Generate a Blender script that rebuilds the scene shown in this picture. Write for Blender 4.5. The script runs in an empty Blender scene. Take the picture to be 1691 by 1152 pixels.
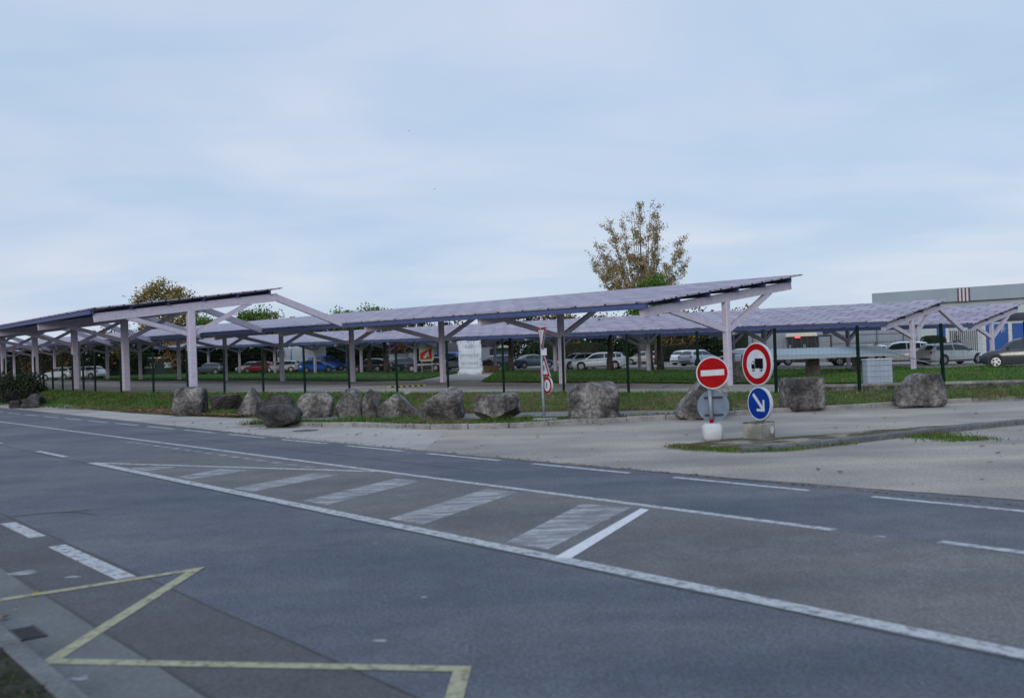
import bpy, math, random
from mathutils import Vector, Matrix, noise
C = bpy.context.scene
col = C.collection
R = math.radians
# ------------------------------------------------------------------ camera
CAMH = 1.8; FPX = 1640.0; CX = 845.5; CY = 576.0
roll = R(2.1); pitch = math.atan(9 / FPX)
_f = Vector((0, math.cos(pitch), math.sin(pitch))); _u = Vector((0, -math.sin(pitch), math.cos(pitch))); _x = Vector((1, 0, 0))
RIGHT = _x * math.cos(roll) - _u * math.sin(roll); UP = _u * math.cos(roll) + _x * math.sin(roll)
EYE = Vector((0, 0, CAMH))
cam = bpy.data.cameras.new('camera'); camo = bpy.data.objects.new('camera', cam); col.objects.link(camo)
cam.sensor_width = 36; cam.lens = 36 * FPX / 1691; cam.clip_end = 9000; cam.clip_start = 0.1
m3 = Matrix((RIGHT, UP, -_f)).transposed(); camo.matrix_world = Matrix.Translation(EYE) @ m3.to_4x4()
cam.dof.use_dof = True; cam.dof.focus_distance = 45; cam.dof.aperture_fstop = 1.7
C.camera = camo
# ------------------------------------------------------------------ light
SUN_EL = R(14); SUN_ROT = R(-160)          # soft sun through thin cloud, behind the camera to the left
w = bpy.data.worlds.new('World'); C.world = w; w.use_nodes = True
nt = w.node_tree; nt.nodes.clear()
def N(t, tree=None, **kw):
    n = (tree or nt).nodes.new(t)
    for k, v in kw.items(): setattr(n, k, v)
    return n
out = N('ShaderNodeOutputWorld'); bg = N('ShaderNodeBackground'); bg.inputs[1].default_value = 0.12
sky = N('ShaderNodeTexSky', sky_type='NISHITA'); sky.sun_disc = False; sky.sun_elevation = SUN_EL; sky.sun_rotation = SUN_ROT
tc = N('ShaderNodeTexCoord'); sep = N('ShaderNodeSeparateXYZ'); nt.links.new(tc.outputs['Generated'], sep.inputs[0])
def M_(op, a, b=None, c=None, tree=None):
    n = N('ShaderNodeMath', tree, operation=op)
    for i, v in enumerate((a, b, c)):
        if v is None: continue
        if isinstance(v, (int, float)): n.inputs[i].default_value = v
        else: (tree or nt).links.new(v, n.inputs[i])
    return n.outputs[0]
zz = M_('MAXIMUM', sep.outputs[2], 0.0); zd = M_('ADD', zz, 0.16)
cmb = N('ShaderNodeCombineXYZ'); nt.links.new(M_('DIVIDE', sep.outputs[0], zd), cmb.inputs[0]); nt.links.new(M_('DIVIDE', sep.outputs[1], zd), cmb.inputs[1])
def cloud(scale, detail, rough, dist, sx=1.0):
    mp = N('ShaderNodeMapping'); mp.inputs['Scale'].default_value = (sx, 1, 1); nt.links.new(cmb.outputs[0], mp.inputs[0])
    n = N('ShaderNodeTexNoise'); n.inputs['Scale'].default_value = scale; n.inputs['Detail'].default_value = detail
    n.inputs['Roughness'].default_value = rough; n.inputs['Distortion'].default_value = dist
    nt.links.new(mp.outputs[0], n.inputs['Vector']); return n.outputs[0]
def ramp(v, stops, tree=None):
    n = N('ShaderNodeValToRGB', tree); e = n.color_ramp.elements
    while len(e) < len(stops): e.new(0.5)
    for i, (p, c) in enumerate(stops):
        e[i].position = p; e[i].color = (c[0], c[1], c[2], 1)
    (tree or nt).links.new(v, n.inputs[0]); return n.outputs[0]
K = 1 / 0.12
c1 = ramp(cloud(0.75, 5, .5, .5), [(.32, (.43 * K, .565 * K, .745 * K)), (.5, (.505 * K, .61 * K, .78 * K)), (.66, (.60 * K, .66 * K, .80 * K))])
mx = N('ShaderNodeMixRGB', blend_type='MULTIPLY'); mx.inputs[0].default_value = 1
c2 = ramp(cloud(2.3, 5, .52, .6, .5), [(.3, (.91, .95, .98)), (.5, (1, 1, 1)), (.7, (1.09, 1.04, 1.0))])
nt.links.new(c1, mx.inputs[1]); nt.links.new(c2, mx.inputs[2])
mxs = N('ShaderNodeMixRGB'); mxs.inputs[0].default_value = .90      # thin cloud over the blue sky
nt.links.new(sky.outputs[0], mxs.inputs[1]); nt.links.new(mx.outputs[0], mxs.inputs[2])
# an overcast sky is brightest overhead
boost = N('ShaderNodeMapRange'); boost.inputs['From Min'].default_value = .36; boost.inputs['From Max'].default_value = 1
boost.inputs['To Min'].default_value = 1; boost.inputs['To Max'].default_value = 1.9; nt.links.new(zz, boost.inputs[0])
mb = N('ShaderNodeVectorMath', operation='SCALE'); nt.links.new(mxs.outputs[0], mb.inputs[0]); nt.links.new(boost.outputs[0], mb.inputs['Scale'])
nt.links.new(mb.outputs[0], bg.inputs[0]); nt.links.new(bg.outputs[0], out.inputs[0])
sl = bpy.data.lights.new('sun', 'SUN'); sl.energy = 1.5; sl.angle = R(24); sl.color = (1, .95, .88)
so = bpy.data.objects.new('sun', sl); col.objects.link(so)
sdir = Vector((math.sin(SUN_ROT) * math.cos(SUN_EL), math.cos(SUN_ROT) * math.cos(SUN_EL), math.sin(SUN_EL)))
so.rotation_euler = sdir.to_track_quat('Z', 'Y').to_euler()
C.view_settings.view_transform = 'Standard'; C.view_settings.look = 'None'; C.view_settings.exposure = 0.12; C.view_settings.gamma = 1
# ------------------------------------------------------------------ places
def ray(px, py): return RIGHT * ((px - CX) / FPX) - UP * ((py - CY) / FPX) + _f
D = Vector((-0.6292, 0.7772)); NN = Vector((0.7772, 0.6292))        # along the road (leftwards) and across it
def ST(s, t, z=0): v = D * s + NN * t; return Vector((v.x, v.y, z))
def df(x, y):                                                        # metres beyond the fence line
    t = x * NN.x + y * NN.y
    return min(t - 15.3, (x - 5.1) * .557 + (y - 32) * .83, y - 29.5)
def zlot(x, y): return max(-.1, min(.8, .33 - .010 * x))
def G(x, y):
    d = df(x, y)
    if d <= -2.6: return 0.0
    k = min(1, (d + 2.6) / 2.6); k = k * k * (3 - 2 * k)
    return k * zlot(x, y)
def gp(px, py, z=0):
    d = ray(px, py); return EYE + d * ((z - CAMH) / d.z)
def lot(px, py):                                                     # where a sight line meets the ground
    d = ray(px, py); k = 4.0
    while k < 400:
        p = EYE + d * k
        if p.z < G(p.x, p.y): return p
        k += .1
    return p
def at(px, Y, z=None):
    u = (px - CX) / FPX
    x = Y * u
    return Vector((x, Y, G(x, Y) if z is None else z))
def zpx(px, py, Y): d = ray(px, py); return CAMH + d.z / d.y * Y
# ------------------------------------------------------------------ materials
def srgb(r, g, b):
    f = lambda c: (c / 255 / 12.92) if c <= 10 else ((c / 255 + .055) / 1.055) ** 2.4
    return (f(r), f(g), f(b))
def mat(name, c, rough=.7, var=.15, scale=3.0, c2=None, bump=0.0, bscale=40, metal=0.0, spec=.4, detail=6, stretch=None, lo=.35, hi=.65, coord='pos'):
    m = bpy.data.materials.new(name); m.use_nodes = True; t = m.node_tree; b = t.nodes['Principled BSDF']
    b.inputs['Roughness'].default_value = rough; b.inputs['Metallic'].default_value = metal; b.inputs['Specular IOR Level'].default_value = spec
    if coord == 'pos': g = N('ShaderNodeNewGeometry', t); vec = g.outputs['Position']
    else: g = N('ShaderNodeTexCoord', t); vec = g.outputs['Object']
    if stretch:
        mp = N('ShaderNodeMapping', t); mp.inputs['Rotation'].default_value = (0, 0, stretch[0]); mp.inputs['Scale'].default_value = stretch[1]
        mp.vector_type = 'TEXTURE' if len(stretch) > 2 else 'POINT'
        t.links.new(vec, mp.inputs[0]); vec2 = mp.outputs[0]
    else: vec2 = vec
    n = N('ShaderNodeTexNoise', t); n.inputs['Scale'].default_value = scale; n.inputs['Detail'].default_value = detail; n.inputs['Roughness'].default_value = .6
    t.links.new(vec2, n.inputs['Vector'])
    a = [max(0, x * (1 - var)) for x in c]; e = list(c2) if c2 else [min(1, x * (1 + var)) for x in c]
    t.links.new(ramp(n.outputs[0], [(lo, a), (hi, e)], t), b.inputs['Base Color'])
    if bump:
        n2 = N('ShaderNodeTexNoise', t); n2.inputs['Scale'].default_value = bscale; n2.inputs['Detail'].default_value = 5; t.links.new(vec, n2.inputs['Vector'])
        bp = N('ShaderNodeBump', t); bp.inputs['Strength'].default_value = bump; bp.inputs['Distance'].default_value = .02
        t.links.new(n2.outputs[0], bp.inputs['Height']); t.links.new(bp.outputs[0], b.inputs['Normal'])
    return m
def mixmul(m, scale, lo, hi, plo=.35, phi=.65, detail=4, stretch=None):   # a second, larger or finer, mottling
    t = m.node_tree; b = t.nodes['Principled BSDF']; l = b.inputs['Base Color'].links[0]; src = l.from_socket
    g = N('ShaderNodeNewGeometry', t); v = g.outputs['Position']
    if stretch:
        mp = N('ShaderNodeMapping', t); mp.inputs['Rotation'].default_value = (0, 0, stretch[0]); mp.inputs['Scale'].default_value = stretch[1]
        t.links.new(v, mp.inputs[0]); v = mp.outputs[0]
    n = N('ShaderNodeTexNoise', t); n.inputs['Scale'].default_value = scale; n.inputs['Detail'].default_value = detail
    t.links.new(v, n.inputs['Vector'])
    lo = lo if isinstance(lo, tuple) else (lo,) * 3; hi = hi if isinstance(hi, tuple) else (hi,) * 3
    r = ramp(n.outputs[0], [(plo, lo), (phi, hi)], t)
    mm = N('ShaderNodeMixRGB', t, blend_type='MULTIPLY'); mm.inputs[0].default_value = 1
    t.links.new(src, mm.inputs[1]); t.links.new(r, mm.inputs[2]); t.links.new(mm.outputs[0], b.inputs['Base Color'])
    return m
ROT = math.atan2(D.y, D.x)      # angle of the road direction
mt = {}
# ground and paving
mt['pale'] = mixmul(mixmul(mixmul(mat('pale_worn_asphalt', (.278, .256, .232), .95, .13, .5, bump=.3, bscale=45), 26, .74, 1.25), 1.1, (.80, .81, .84), (1.08, 1.06, 1.02), stretch=(R(20), (.10, 1, 1))), .3, (.70, .71, .74), (1.12, 1.09, 1.05))
mt['road'] = mixmul(mixmul(mixmul(mat('road_asphalt', (.072, .081, .100), .9, .10, .35, bump=.35, bscale=70), 42, .66, 1.36), 1.0, (.84, .86, .92), (1.16, 1.11, 1.05), stretch=(-ROT, (.06, 1.1, 1))), .35, (.86, .88, .95), (1.14, 1.09, 1.02))
mt['islas'] = mixmul(mixmul(mixmul(mat('brownish_lane_asphalt', (.096, .096, .101), .9, .12, .4, bump=.35, bscale=70), 42, .68, 1.34), 1.0, (.90, .90, .93), (1.10, 1.07, 1.02), stretch=(-ROT, (.08, 1.1, 1))), .5, .88, 1.1)
mt['patch'] = mixmul(mat('dark_asphalt_patch', (.066, .066, .073), .95, .12, .8, bump=.35, bscale=70), 42, .7, 1.3)
mt['gutter'] = mixmul(mat('gutter_concrete', (.098, .104, .106), .95, .15, 1.2, bump=.3, bscale=60), 30, .85, 1.15)
mt['kerb'] = mixmul(mat('kerb_concrete', (.19, .185, .18), .95, .25, 2.5, bump=.4, bscale=30), 25, .8, 1.2)
mt['kerbd'] = mixmul(mat('dark_kerb_stone', (.095, .10, .106), .95, .25, 2.5, bump=.4, bscale=30), 25, .8, 1.2)
mt['path'] = mixmul(mat('path_asphalt', (.155, .152, .15), .95, spec=.1, var=.12, scale=.8, bump=.25, bscale=60), 40, .85, 1.15)
for k_ in ('road', 'islas', 'patch'): mixmul(mt[k_], 120, 1.0, 1.75, .60, .74, 2); mixmul(mt[k_], 3.0, .90, 1.08)
mt['pale2'] = mixmul(mixmul(mat('pale_pavement_asphalt', (.30, .283, .265), .95, .13, .5, bump=.25, bscale=60), 45, .82, 1.16), .16, (.80, .82, .85), (1.08, 1.06, 1.03))
mt['pave'] = mixmul(mixmul(mat('pavement_sand_concrete', (.30, .28, .26), .95, .14, .7, bump=.25, bscale=60), 40, .85, 1.15), .5, .88, 1.08)
mt['soil'] = mixmul(mat('dark_soil', (.028, .030, .022), 1, var=.4, scale=4, spec=.06, bump=.6, bscale=25), 20, .6, 1.4)
mt['grass'] = mixmul(mixmul(mat('lawn_grass', (.032, .085, .014), .95, var=.3, scale=.35, spec=.06, c2=(.052, .115, .020), bump=.8, bscale=18), 14, .65, 1.4), .9, .8, 1.2)
mt['verge'] = mixmul(mixmul(mat('verge_grass', (.05, .07, .022), .95, var=.3, scale=.45, spec=.06, c2=(.105, .088, .05), bump=.9, bscale=16), 9, .6, 1.45), 1.4, (.8, 1.0, .8), (1.2, 1.0, 1.0))
mt['moss'] = mixmul(mat('mossy_gravel', (.11, .10, .06), .95, var=.3, scale=1.5, spec=.06, c2=(.235, .215, .18), bump=.7, bscale=25, lo=.46, hi=.62), 14, .7, 1.3)
def worn_paint(name, c, lo, hi, scale=9, sx=1.0):     # where the paint has worn off the road below shows
    m = mat(name, c, .85, .14, 30, bump=.2, bscale=70, spec=.2); t = m.node_tree; b = t.nodes['Principled BSDF']
    g = N('ShaderNodeNewGeometry', t); mp = N('ShaderNodeMapping', t); mp.inputs['Rotation'].default_value = (0, 0, -ROT); mp.inputs['Scale'].default_value = (1 / sx, 1, 1); t.links.new(g.outputs['Position'], mp.inputs[0])
    n = N('ShaderNodeTexNoise', t); n.inputs['Scale'].default_value = scale; n.inputs['Detail'].default_value = 10; n.inputs['Roughness'].default_value = .75
    t.links.new(mp.outputs[0], n.inputs['Vector']); t.links.new(ramp(n.outputs[0], [(lo, (0, 0, 0)), (hi, (1, 1, 1))], t), b.inputs['Alpha'])
    return m
mt['line'] = worn_paint('white_road_paint', (.36, .37, .385), .30, .52)
mt['fresh'] = worn_paint('fresh_white_road_paint', (.50, .51, .53), .22, .40)
mt['faded'] = worn_paint('faded_white_road_paint', (.42, .43, .45), .36, .70, 6, 3.5)
mt['yellow'] = worn_paint('yellow_road_paint', (.29, .285, .19), .28, .50)
mt['seam'] = mat('dirty_edge_seam', (.05, .045, .035), .95, .4, 3, c2=(.15, .13, .09))
mt['tar'] = mat('tar', (.02, .02, .022), .6, .3, 8)
# stone, metal, paint
mt['rock'] = mixmul(mixmul(mat('limestone_boulder', (.048, .046, .047), .95, .35, 1.8, c2=(.185, .178, .175), bump=1.0, bscale=9, lo=.38, hi=.66), 13, .55, 1.45), 1.5, (.55, .53, .55), (1.3, 1.27, 1.22), stretch=(0, (1.7, 1.7, .35)))
mt['rockd'] = mixmul(mat('dark_boulder', (.032, .031, .033), .95, .45, 1.6, c2=(.078, .074, .074), bump=.9, bscale=9), 13, .62, 1.35)
mt['steel'] = mat('lavender_coated_steel', (.43, .40, .495), .55, .10, 6, metal=.0, spec=.3, bump=.03, bscale=120)
mt['navy'] = mat('navy_steel', (.045, .065, .155), .6, .12, 4)
mt['green'] = mat('dark_green_steel', (.004, .013, .011), .6, .15, 6, spec=.06)
mt['wire'] = mat('green_wire', (.012, .03, .022), .6, .1, 6)
mt['galv'] = mat('galvanised_steel', (.20, .23, .27), .5, .15, 10, metal=.2)
mt['alu'] = mat('aluminium_sheet', (.42, .45, .48), .5, .08, 10, metal=.2)
mt['conc'] = mixmul(mat('concrete_block', (.20, .20, .18), .95, .3, 3, bump=.5, bscale=25), 1.3, .6, 1.25)
mt['concd'] = mixmul(mat('stained_concrete', (.06, .06, .06), .95, .4, 3, c2=(.13, .13, .12), bump=.5, bscale=25), 12, .7, 1.3)
mt['white'] = mat('white_paint', (.42, .43, .45), .6, .06, 8)
mt['sred'] = mat('sign_red', (.26, .0015, .004), .6, .16, 6, spec=.08)
mt['swhite'] = mat('sign_white', (.42, .45, .49), .6, .10, 5, spec=.1)
mt['sblue'] = mat('sign_blue', (.002, .026, .20), .6, .16, 6, spec=.08)
mt['sblack'] = mat('sign_black', (.004, .004, .006), .6, .05, 8, spec=.06)
mt['sgrey'] = mat('sign_back', (.12, .16, .22), .55, .12, 6)
mt['tyre'] = mat('tyre_rubber', (.012, .012, .013), .8, .1, 10)
mt['rim'] = mat('alloy_rim', (.32, .33, .35), .35, .1, 10, metal=.6)
mt['trim'] = mat('black_trim', (.018, .018, .02), .6, .1, 10)
mt['tail'] = mat('tail_lamp_red', (.28, .01, .02), .2, .05, 10)
mt['lamp'] = mat('headlamp_glass', (.5, .53, .56), .12, .05, 10, metal=.3)
mt['plate'] = mat('number_plate', (.5, .5, .47), .5, .05, 10)
mt['bark'] = mixmul(mat('tree_bark', (.075, .062, .052), .95, .35, 5, bump=.9, bscale=18), 9, .7, 1.3)
mt['twig'] = mat('twig', (.10, .085, .08), .9, .2, 5)
def glassm():
    m = mat('car_glass', (.03, .04, .05), .08, .1, 3, spec=.35); return m
mt['glass'] = glassm()
mt['pane'] = mat('window_pane', (.03, .04, .055), .08, .1, 2, spec=.8)
def leafm(name, c, v=.25): return mat(name, c, .8, v, 1.2, detail=3, spec=.2)
def roofmat():
    m = bpy.data.materials.new('solar_roof'); m.use_nodes = True; t = m.node_tree; b = t.nodes['Principled BSDF']
    tcx = N('ShaderNodeTexCoord', t)
    br = N('ShaderNodeTexBrick', t); br.offset = 0.5; br.inputs['Scale'].default_value = 1
    br.inputs['Color1'].default_value = (.27, .245, .285, 1); br.inputs['Color2'].default_value = (.375, .345, .375, 1); br.inputs['Mortar'].default_value = (.045, .036, .095, 1)
    br.inputs['Mortar Size'].default_value = .06; br.inputs['Mortar Smooth'].default_value = .3; br.inputs['Brick Width'].default_value = 1.66; br.inputs['Row Height'].default_value = .66
    t.links.new(tcx.outputs['Object'], br.inputs['Vector'])
    mp = N('ShaderNodeMapping', t); mp.inputs['Scale'].default_value = (1.0, 3.2, 1); t.links.new(tcx.outputs['Object'], mp.inputs[0])
    n = N('ShaderNodeTexNoise', t); n.inputs['Scale'].default_value = 2.2; n.inputs['Detail'].default_value = 6; n.inputs['Roughness'].default_value = .7; t.links.new(mp.outputs[0], n.inputs['Vector'])
    r = ramp(n.outputs[0], [(.36, (.48, .42, .66)), (.5, (.96, .95, 1.0)), (.66, (1.18, 1.17, 1.14))], t)
    mm = N('ShaderNodeMixRGB', t, blend_type='MULTIPLY'); mm.inputs[0].default_value = 1
    t.links.new(br.outputs[0], mm.inputs[1]); t.links.new(r, mm.inputs[2]); t.links.new(mm.outputs[0], b.inputs['Base Color'])
    b.inputs['Roughness'].default_value = .5; b.inputs['Specular IOR Level'].default_value = .12
    return m
mt['roof'] = roofmat()
# ------------------------------------------------------------------ mesh tools
class MB:
    def __init__(s): s.v = []; s.f = []; s.m = []
    def add(s, vs, fs, mi=0):
        o = len(s.v); s.v += [tuple(v) for v in vs]; s.f += [tuple(i + o for i in f) for f in fs]; s.m += [mi] * len(fs)
    def hexa(s, p, mi=0):       # 8 corners: bottom ring then top ring
        s.add(p, [(3, 2, 1, 0), (4, 5, 6, 7), (0, 1, 5, 4), (1, 2, 6, 5), (2, 3, 7, 6), (3, 0, 4, 7)], mi)
    def box(s, c, d, mi=0, rz=0, tp=1.0):
        x, y, z = c; a, b, h = d[0] / 2, d[1] / 2, d[2] / 2; cs, sn = math.cos(rz), math.sin(rz)
        P = []
        for k, q in ((-h, 1), (h, tp)):
            for i, j in ((-1, -1), (1, -1), (1, 1), (-1, 1)):
                u, v = i * a * q, j * b * q; P.append((x + u * cs - v * sn, y + u * sn + v * cs, z + k))
        s.hexa(P, mi)
    def cbox(s, c, d, ch=.02, mi=0, rz=0):     # box with chamfered edges
        x, y, z = c; a, b, h = d[0] / 2, d[1] / 2, d[2] / 2; cs, sn = math.cos(rz), math.sin(rz)
        rings = []
        for k, q in ((-h, ch), (-h + ch, 0), (h - ch, 0), (h, ch)):
            pts = [(-a + ch, -b + q), (a - ch, -b + q), (a - q, -b + ch), (a - q, b - ch), (a - ch, b - q), (-a + ch, b - q), (-a + q, b - ch), (-a + q, -b + ch)]
            rings.append([(x + u * cs - v * sn, y + u * sn + v * cs, z + k) for u, v in pts])
        s.rings(rings, True, mi)
    def rings(s, rings, cap=True, mi=0):
        n = len(rings[0]); vs = [p for r in rings for p in r]; fs = []
        for i in range(len(rings) - 1):
            for j in range(n):
                k = (j + 1) % n; fs.append((i * n + j, i * n + k, (i + 1) * n + k, (i + 1) * n + j))
        if cap: fs.append(tuple(reversed(range(n)))); fs.append(tuple((len(rings) - 1) * n + j for j in range(n)))
        s.add(vs, fs, mi)
    def beam(s, p, q, w, h, mi=0, up=(0, 0, 1)):   # w across, h along 'up'
        p = Vector(p); q = Vector(q); d = (q - p).normalized(); sd = d.cross(Vector(up)).normalized(); uu = sd.cross(d).normalized()
        P = []
        for e in (p, q):
            for i, j in ((-1, -1), (1, -1), (1, 1), (-1, 1)): P.append(e + sd * (i * w / 2) + uu * (j * h / 2))
        s.hexa(P, mi)
    def tube(s, pts, rad, n=8, mi=0, cap=True):
        pts = [Vector(p) for p in pts]; rs = []
        for i, p in enumerate(pts):
            d = (pts[min(i + 1, len(pts) - 1)] - pts[max(i - 1, 0)]).normalized()
            a = d.orthogonal().normalized() if abs(d.z) < .95 else Vector((1, 0, 0)); a = (a - d * a.dot(d)).normalized(); b = d.cross(a)
            r = rad[i] if isinstance(rad, (list, tuple)) else rad
            rs.append([p + a * math.cos(6.28318 * j / n) * r + b * math.sin(6.28318 * j / n) * r for j in range(n)])
        s.rings(rs, cap, mi)
    def prism(s, poly, o, ax, ay, az, th=1, mi=0):   # polygon in (ax, ay) at o, extruded th along az
        n = len(poly); o = Vector(o)
        A = [o + ax * x + ay * y for x, y in poly]; B = [p + az * th for p in A]
        s.add(A + B, [tuple(reversed(range(n))), tuple(range(n, 2 * n))] + [(i, (i + 1) % n, n + (i + 1) % n, n + i) for i in range(n)], mi)
    def quad(s, a, b, c, d, mi=0): s.add([a, b, c, d], [(0, 1, 2, 3)], mi)
    def mesh(s, name, mats, smooth=False, angle=None):
        me = bpy.data.meshes.new(name); me.from_pydata(s.v, [], s.f)
        for m in (mats if isinstance(mats, (list, tuple)) else [mats]): me.materials.append(m)
        me.polygons.foreach_set('material_index', s.m)
        if smooth or angle:
            me.polygons.foreach_set('use_smooth', [True] * len(me.polygons))
            if angle: me.set_sharp_from_angle(angle=R(angle))
        me.update(); return me
    def build(s, name, mats, parent=None, smooth=False, angle=None, loc=None):
        return link(name, s.mesh(name, mats, smooth, angle), parent, loc)
def link(name, me, parent=None, loc=None, rot=None):
    o = bpy.data.objects.new(name, me); col.objects.link(o)
    if parent: o.parent = parent
    if loc is not None: o.location = loc
    if rot is not None: o.rotation_euler = rot
    return o
def tag(o, label, cat, group=None, kind=None):
    if label: o['label'] = label
    if cat: o['category'] = cat
    if group: o['group'] = group
    if kind: o['kind'] = kind
    return o
def thing(name, label, cat, loc=(0, 0, 0), rz=0, group=None):
    o = bpy.data.objects.new(name, None); col.objects.link(o); o.empty_display_size = .3
    o.location = loc; o.rotation_euler = (0, 0, rz); return tag(o, label, cat, group)
def struct(o): o['kind'] = 'structure'; return o
def copy_tree(o, parent=None):
    c = o.copy(); col.objects.link(c)
    if parent: c.parent = parent
    for ch in [x for x in o.children]: copy_tree(ch, c)
    return c
def disc(n, r, sx=1, sy=1, ph=0): return [(math.cos(6.28318 * i / n + ph) * r * sx, math.sin(6.28318 * i / n + ph) * r * sy) for i in range(n)]
def rrect(w, h, r, n=4):
    P = []
    for cx, cy, a in ((w / 2 - r, h / 2 - r, 0), (-w / 2 + r, h / 2 - r, 90), (-w / 2 + r, -h / 2 + r, 180), (w / 2 - r, -h / 2 + r, 270)):
        for i in range(n + 1): P.append((cx + r * math.cos(R(a + 90 * i / n)), cy + r * math.sin(R(a + 90 * i / n))))
    return P
def textmesh(txt, size):
    cu = bpy.data.curves.new('lettering', 'FONT'); cu.body = txt; cu.size = size; cu.align_x = 'CENTER'; cu.align_y = 'CENTER'; cu.extrude = .002
    o = bpy.data.objects.new('lettering', cu); col.objects.link(o); bpy.context.view_layer.update()
    me = bpy.data.meshes.new_from_object(o.evaluated_get(bpy.context.evaluated_depsgraph_get())); bpy.data.objects.remove(o); bpy.data.curves.remove(cu); return me
def resample(P, n):
    P = [Vector((p[0], p[1])) for p in P]; L = [0]
    for a, b in zip(P, P[1:]): L.append(L[-1] + (b - a).length)
    o = []
    for i in range(n + 1):
        d = L[-1] * i / n; k = 0
        while k < len(P) - 2 and L[k + 1] < d: k += 1
        f = (d - L[k]) / max(1e-6, L[k + 1] - L[k]); o.append(P[k].lerp(P[k + 1], min(1, f)))
    return o
def strip(name, A, B, m, zoff=.03, rows=4, step=1.0, zf=None, fr=0.0):
    La = sum((Vector((a[0], a[1])) - Vector((b[0], b[1]))).length for a, b in zip(A, A[1:])); Lb = sum((Vector((a[0], a[1])) - Vector((b[0], b[1]))).length for a, b in zip(B, B[1:]))
    n = max(2, int(max(La, Lb) / step)); a = resample(A, n); b = resample(B, n); mb = MB(); vs = []
    rn = random.Random(len(name))
    for j in range(rows + 1):
        for i in range(n + 1):
            p = a[i].lerp(b[i], j / rows)
            if fr and j in (0, rows):
                q = (b[i] - a[i]).normalized(); p = p + q * rn.uniform(-fr, fr)
            vs.append((p.x, p.y, (zf(p.x, p.y, j / rows) if zf else G(p.x, p.y)) + zoff))
    fs = [(j * (n + 1) + i, j * (n + 1) + i + 1, (j + 1) * (n + 1) + i + 1, (j + 1) * (n + 1) + i) for j in range(rows) for i in range(n)]
    mb.add(vs, fs)
    # normals up
    p0, p1, p2 = [Vector(vs[k]) for k in fs[0][:3]]
    if (p1 - p0).cross(p2 - p0).z < 0: mb.f = [tuple(reversed(f)) for f in mb.f]
    return mb.build(name, m, smooth=True)
# ------------------------------------------------------------------ ground
def axis(lo, hi, dlo, dhi, step, big, far):
    a = []; x = dlo
    while x <= dhi: a.append(x); x += step
    x = dlo
    while x > lo: x -= big; a.insert(0, x)
    x = a[-1]
    while x < hi: x += big; a.append(x)
    return [-far, -far / 3] + a + [far / 3, far]
xs = axis(-150, 130, -50, 45, .75, 5, 4500); ys = axis(-40, 260, 14, 66, .75, 5, 4500)
mb = MB(); mb.add([(x, y, G(x, y)) for y in ys for x in xs], [(j * len(xs) + i, j * len(xs) + i + 1, (j + 1) * len(xs) + i + 1, (j + 1) * len(xs) + i) for j in range(len(ys) - 1) for i in range(len(xs) - 1)])
struct(mb.build('ground', mt['pale'], smooth=True))
def ststrip(name, s0, s1, tA, tB, z, m, n=1):
    b = MB()
    for k in range(n):
        a = s0 + (s1 - s0) * k / n; e = s0 + (s1 - s0) * (k + 1) / n
        b.quad(ST(e, tA, z), ST(a, tA, z), ST(a, tB, z), ST(e, tB, z))
    return struct(b.build(name, m))
far = [(-60, 11.6), (-5, 11.5), (5, 11.12), (8.7, 10.78), (14, 10.63), (22.5, 10.62), (29.2, 10.9), (40, 11.3), (57, 11.75), (120, 12.0), (420, 12.0)]
mb = MB(); P = [ST(s, 1.55, .004) for s, t in far]; Q = [ST(s, t, .004) for s, t in far]
for i in range(len(far) - 1): mb.quad(P[i + 1], P[i], Q[i], Q[i + 1])
struct(mb.build('road', mt['road']))
ststrip('asphalt_patch', -20, 90, 2.06, 2.86, .0062, mt['patch'])
ststrip('island_asphalt', -14, 20.0, 5.74, 8.33, .0058, mt['islas'])
ststrip('gutter', -20, 120, 1.55, 2.055, .0064, mt['gutter'])
# painted lines
mb = MB()
def dash(b, s0, s1, t, wd, z=.0084): b.quad(ST(s1, t - wd / 2, z), ST(s0, t - wd / 2, z), ST(s0, t + wd / 2, z), ST(s1, t + wd / 2, z))
s = 4.0 - 3.0 * 8
s = 3.75 - 24
while s < 70: dash(mb, s, s + 2.2, 10.42, .12); s += 3.05
struct(mb.build('edge_line', mt['line']))
mb = MB(); s = 5.5
while s < 90: dash(mb, s, s + 5, 8.35, .125); s += 5
for s in (1.3, -4, -9.5): dash(mb, s, s + 3.2, 8.43, .125)
struct(mb.build('centre_line', mt['line']))
mb = MB(); s = -6
while s < 20: dash(mb, s, min(20.1, s + 4), 5.72, .175); s += 4
a, b = ST(20.1, 5.70, .0086), ST(13.8, 8.27, .0086); sd = Vector((-(b - a).y, (b - a).x, 0)).normalized() * .06
mb.quad(a - sd, b - sd, b + sd, a + sd)
for s in range(22, 60, 6): dash(mb, s, s + 2.3, 5.75, .14)
struct(mb.build('island_outline', mt['line']))
mb = MB()
def px_quad(b, pts, z): b.add([gp(x, y, z) for x, y in pts], [(0, 1, 2, 3)])
for q in ([(835, 895), (905, 906), (1043, 837), (961, 831)], [(642, 856), (699, 865), (855, 812), (805, 806)], [(500, 826), (539, 833), (695, 794), (655, 789)],
          [(384, 806), (417, 811), (560, 783), (517, 781)], [(291, 787), (318, 791), (410, 776), (364, 774)], [(215, 773), (240, 777), (290, 771), (262, 770)]):
    px_quad(mb, q, .0074)
struct(mb.build('hatching', mt['faded']))
mb = MB(); px_quad(mb, [(915, 920), (943, 921), (1072, 841), (1058, 839)], .0100); struct(mb.build('island_end_bar', mt['fresh']))
mb = MB(); s = 14.6
while s < 25: dash(mb, s, s + .36, 7.92, .13); s += .62
struct(mb.build('short_dashes', mt['faded']))
mb = MB(); r_m = random.Random(4)
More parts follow.
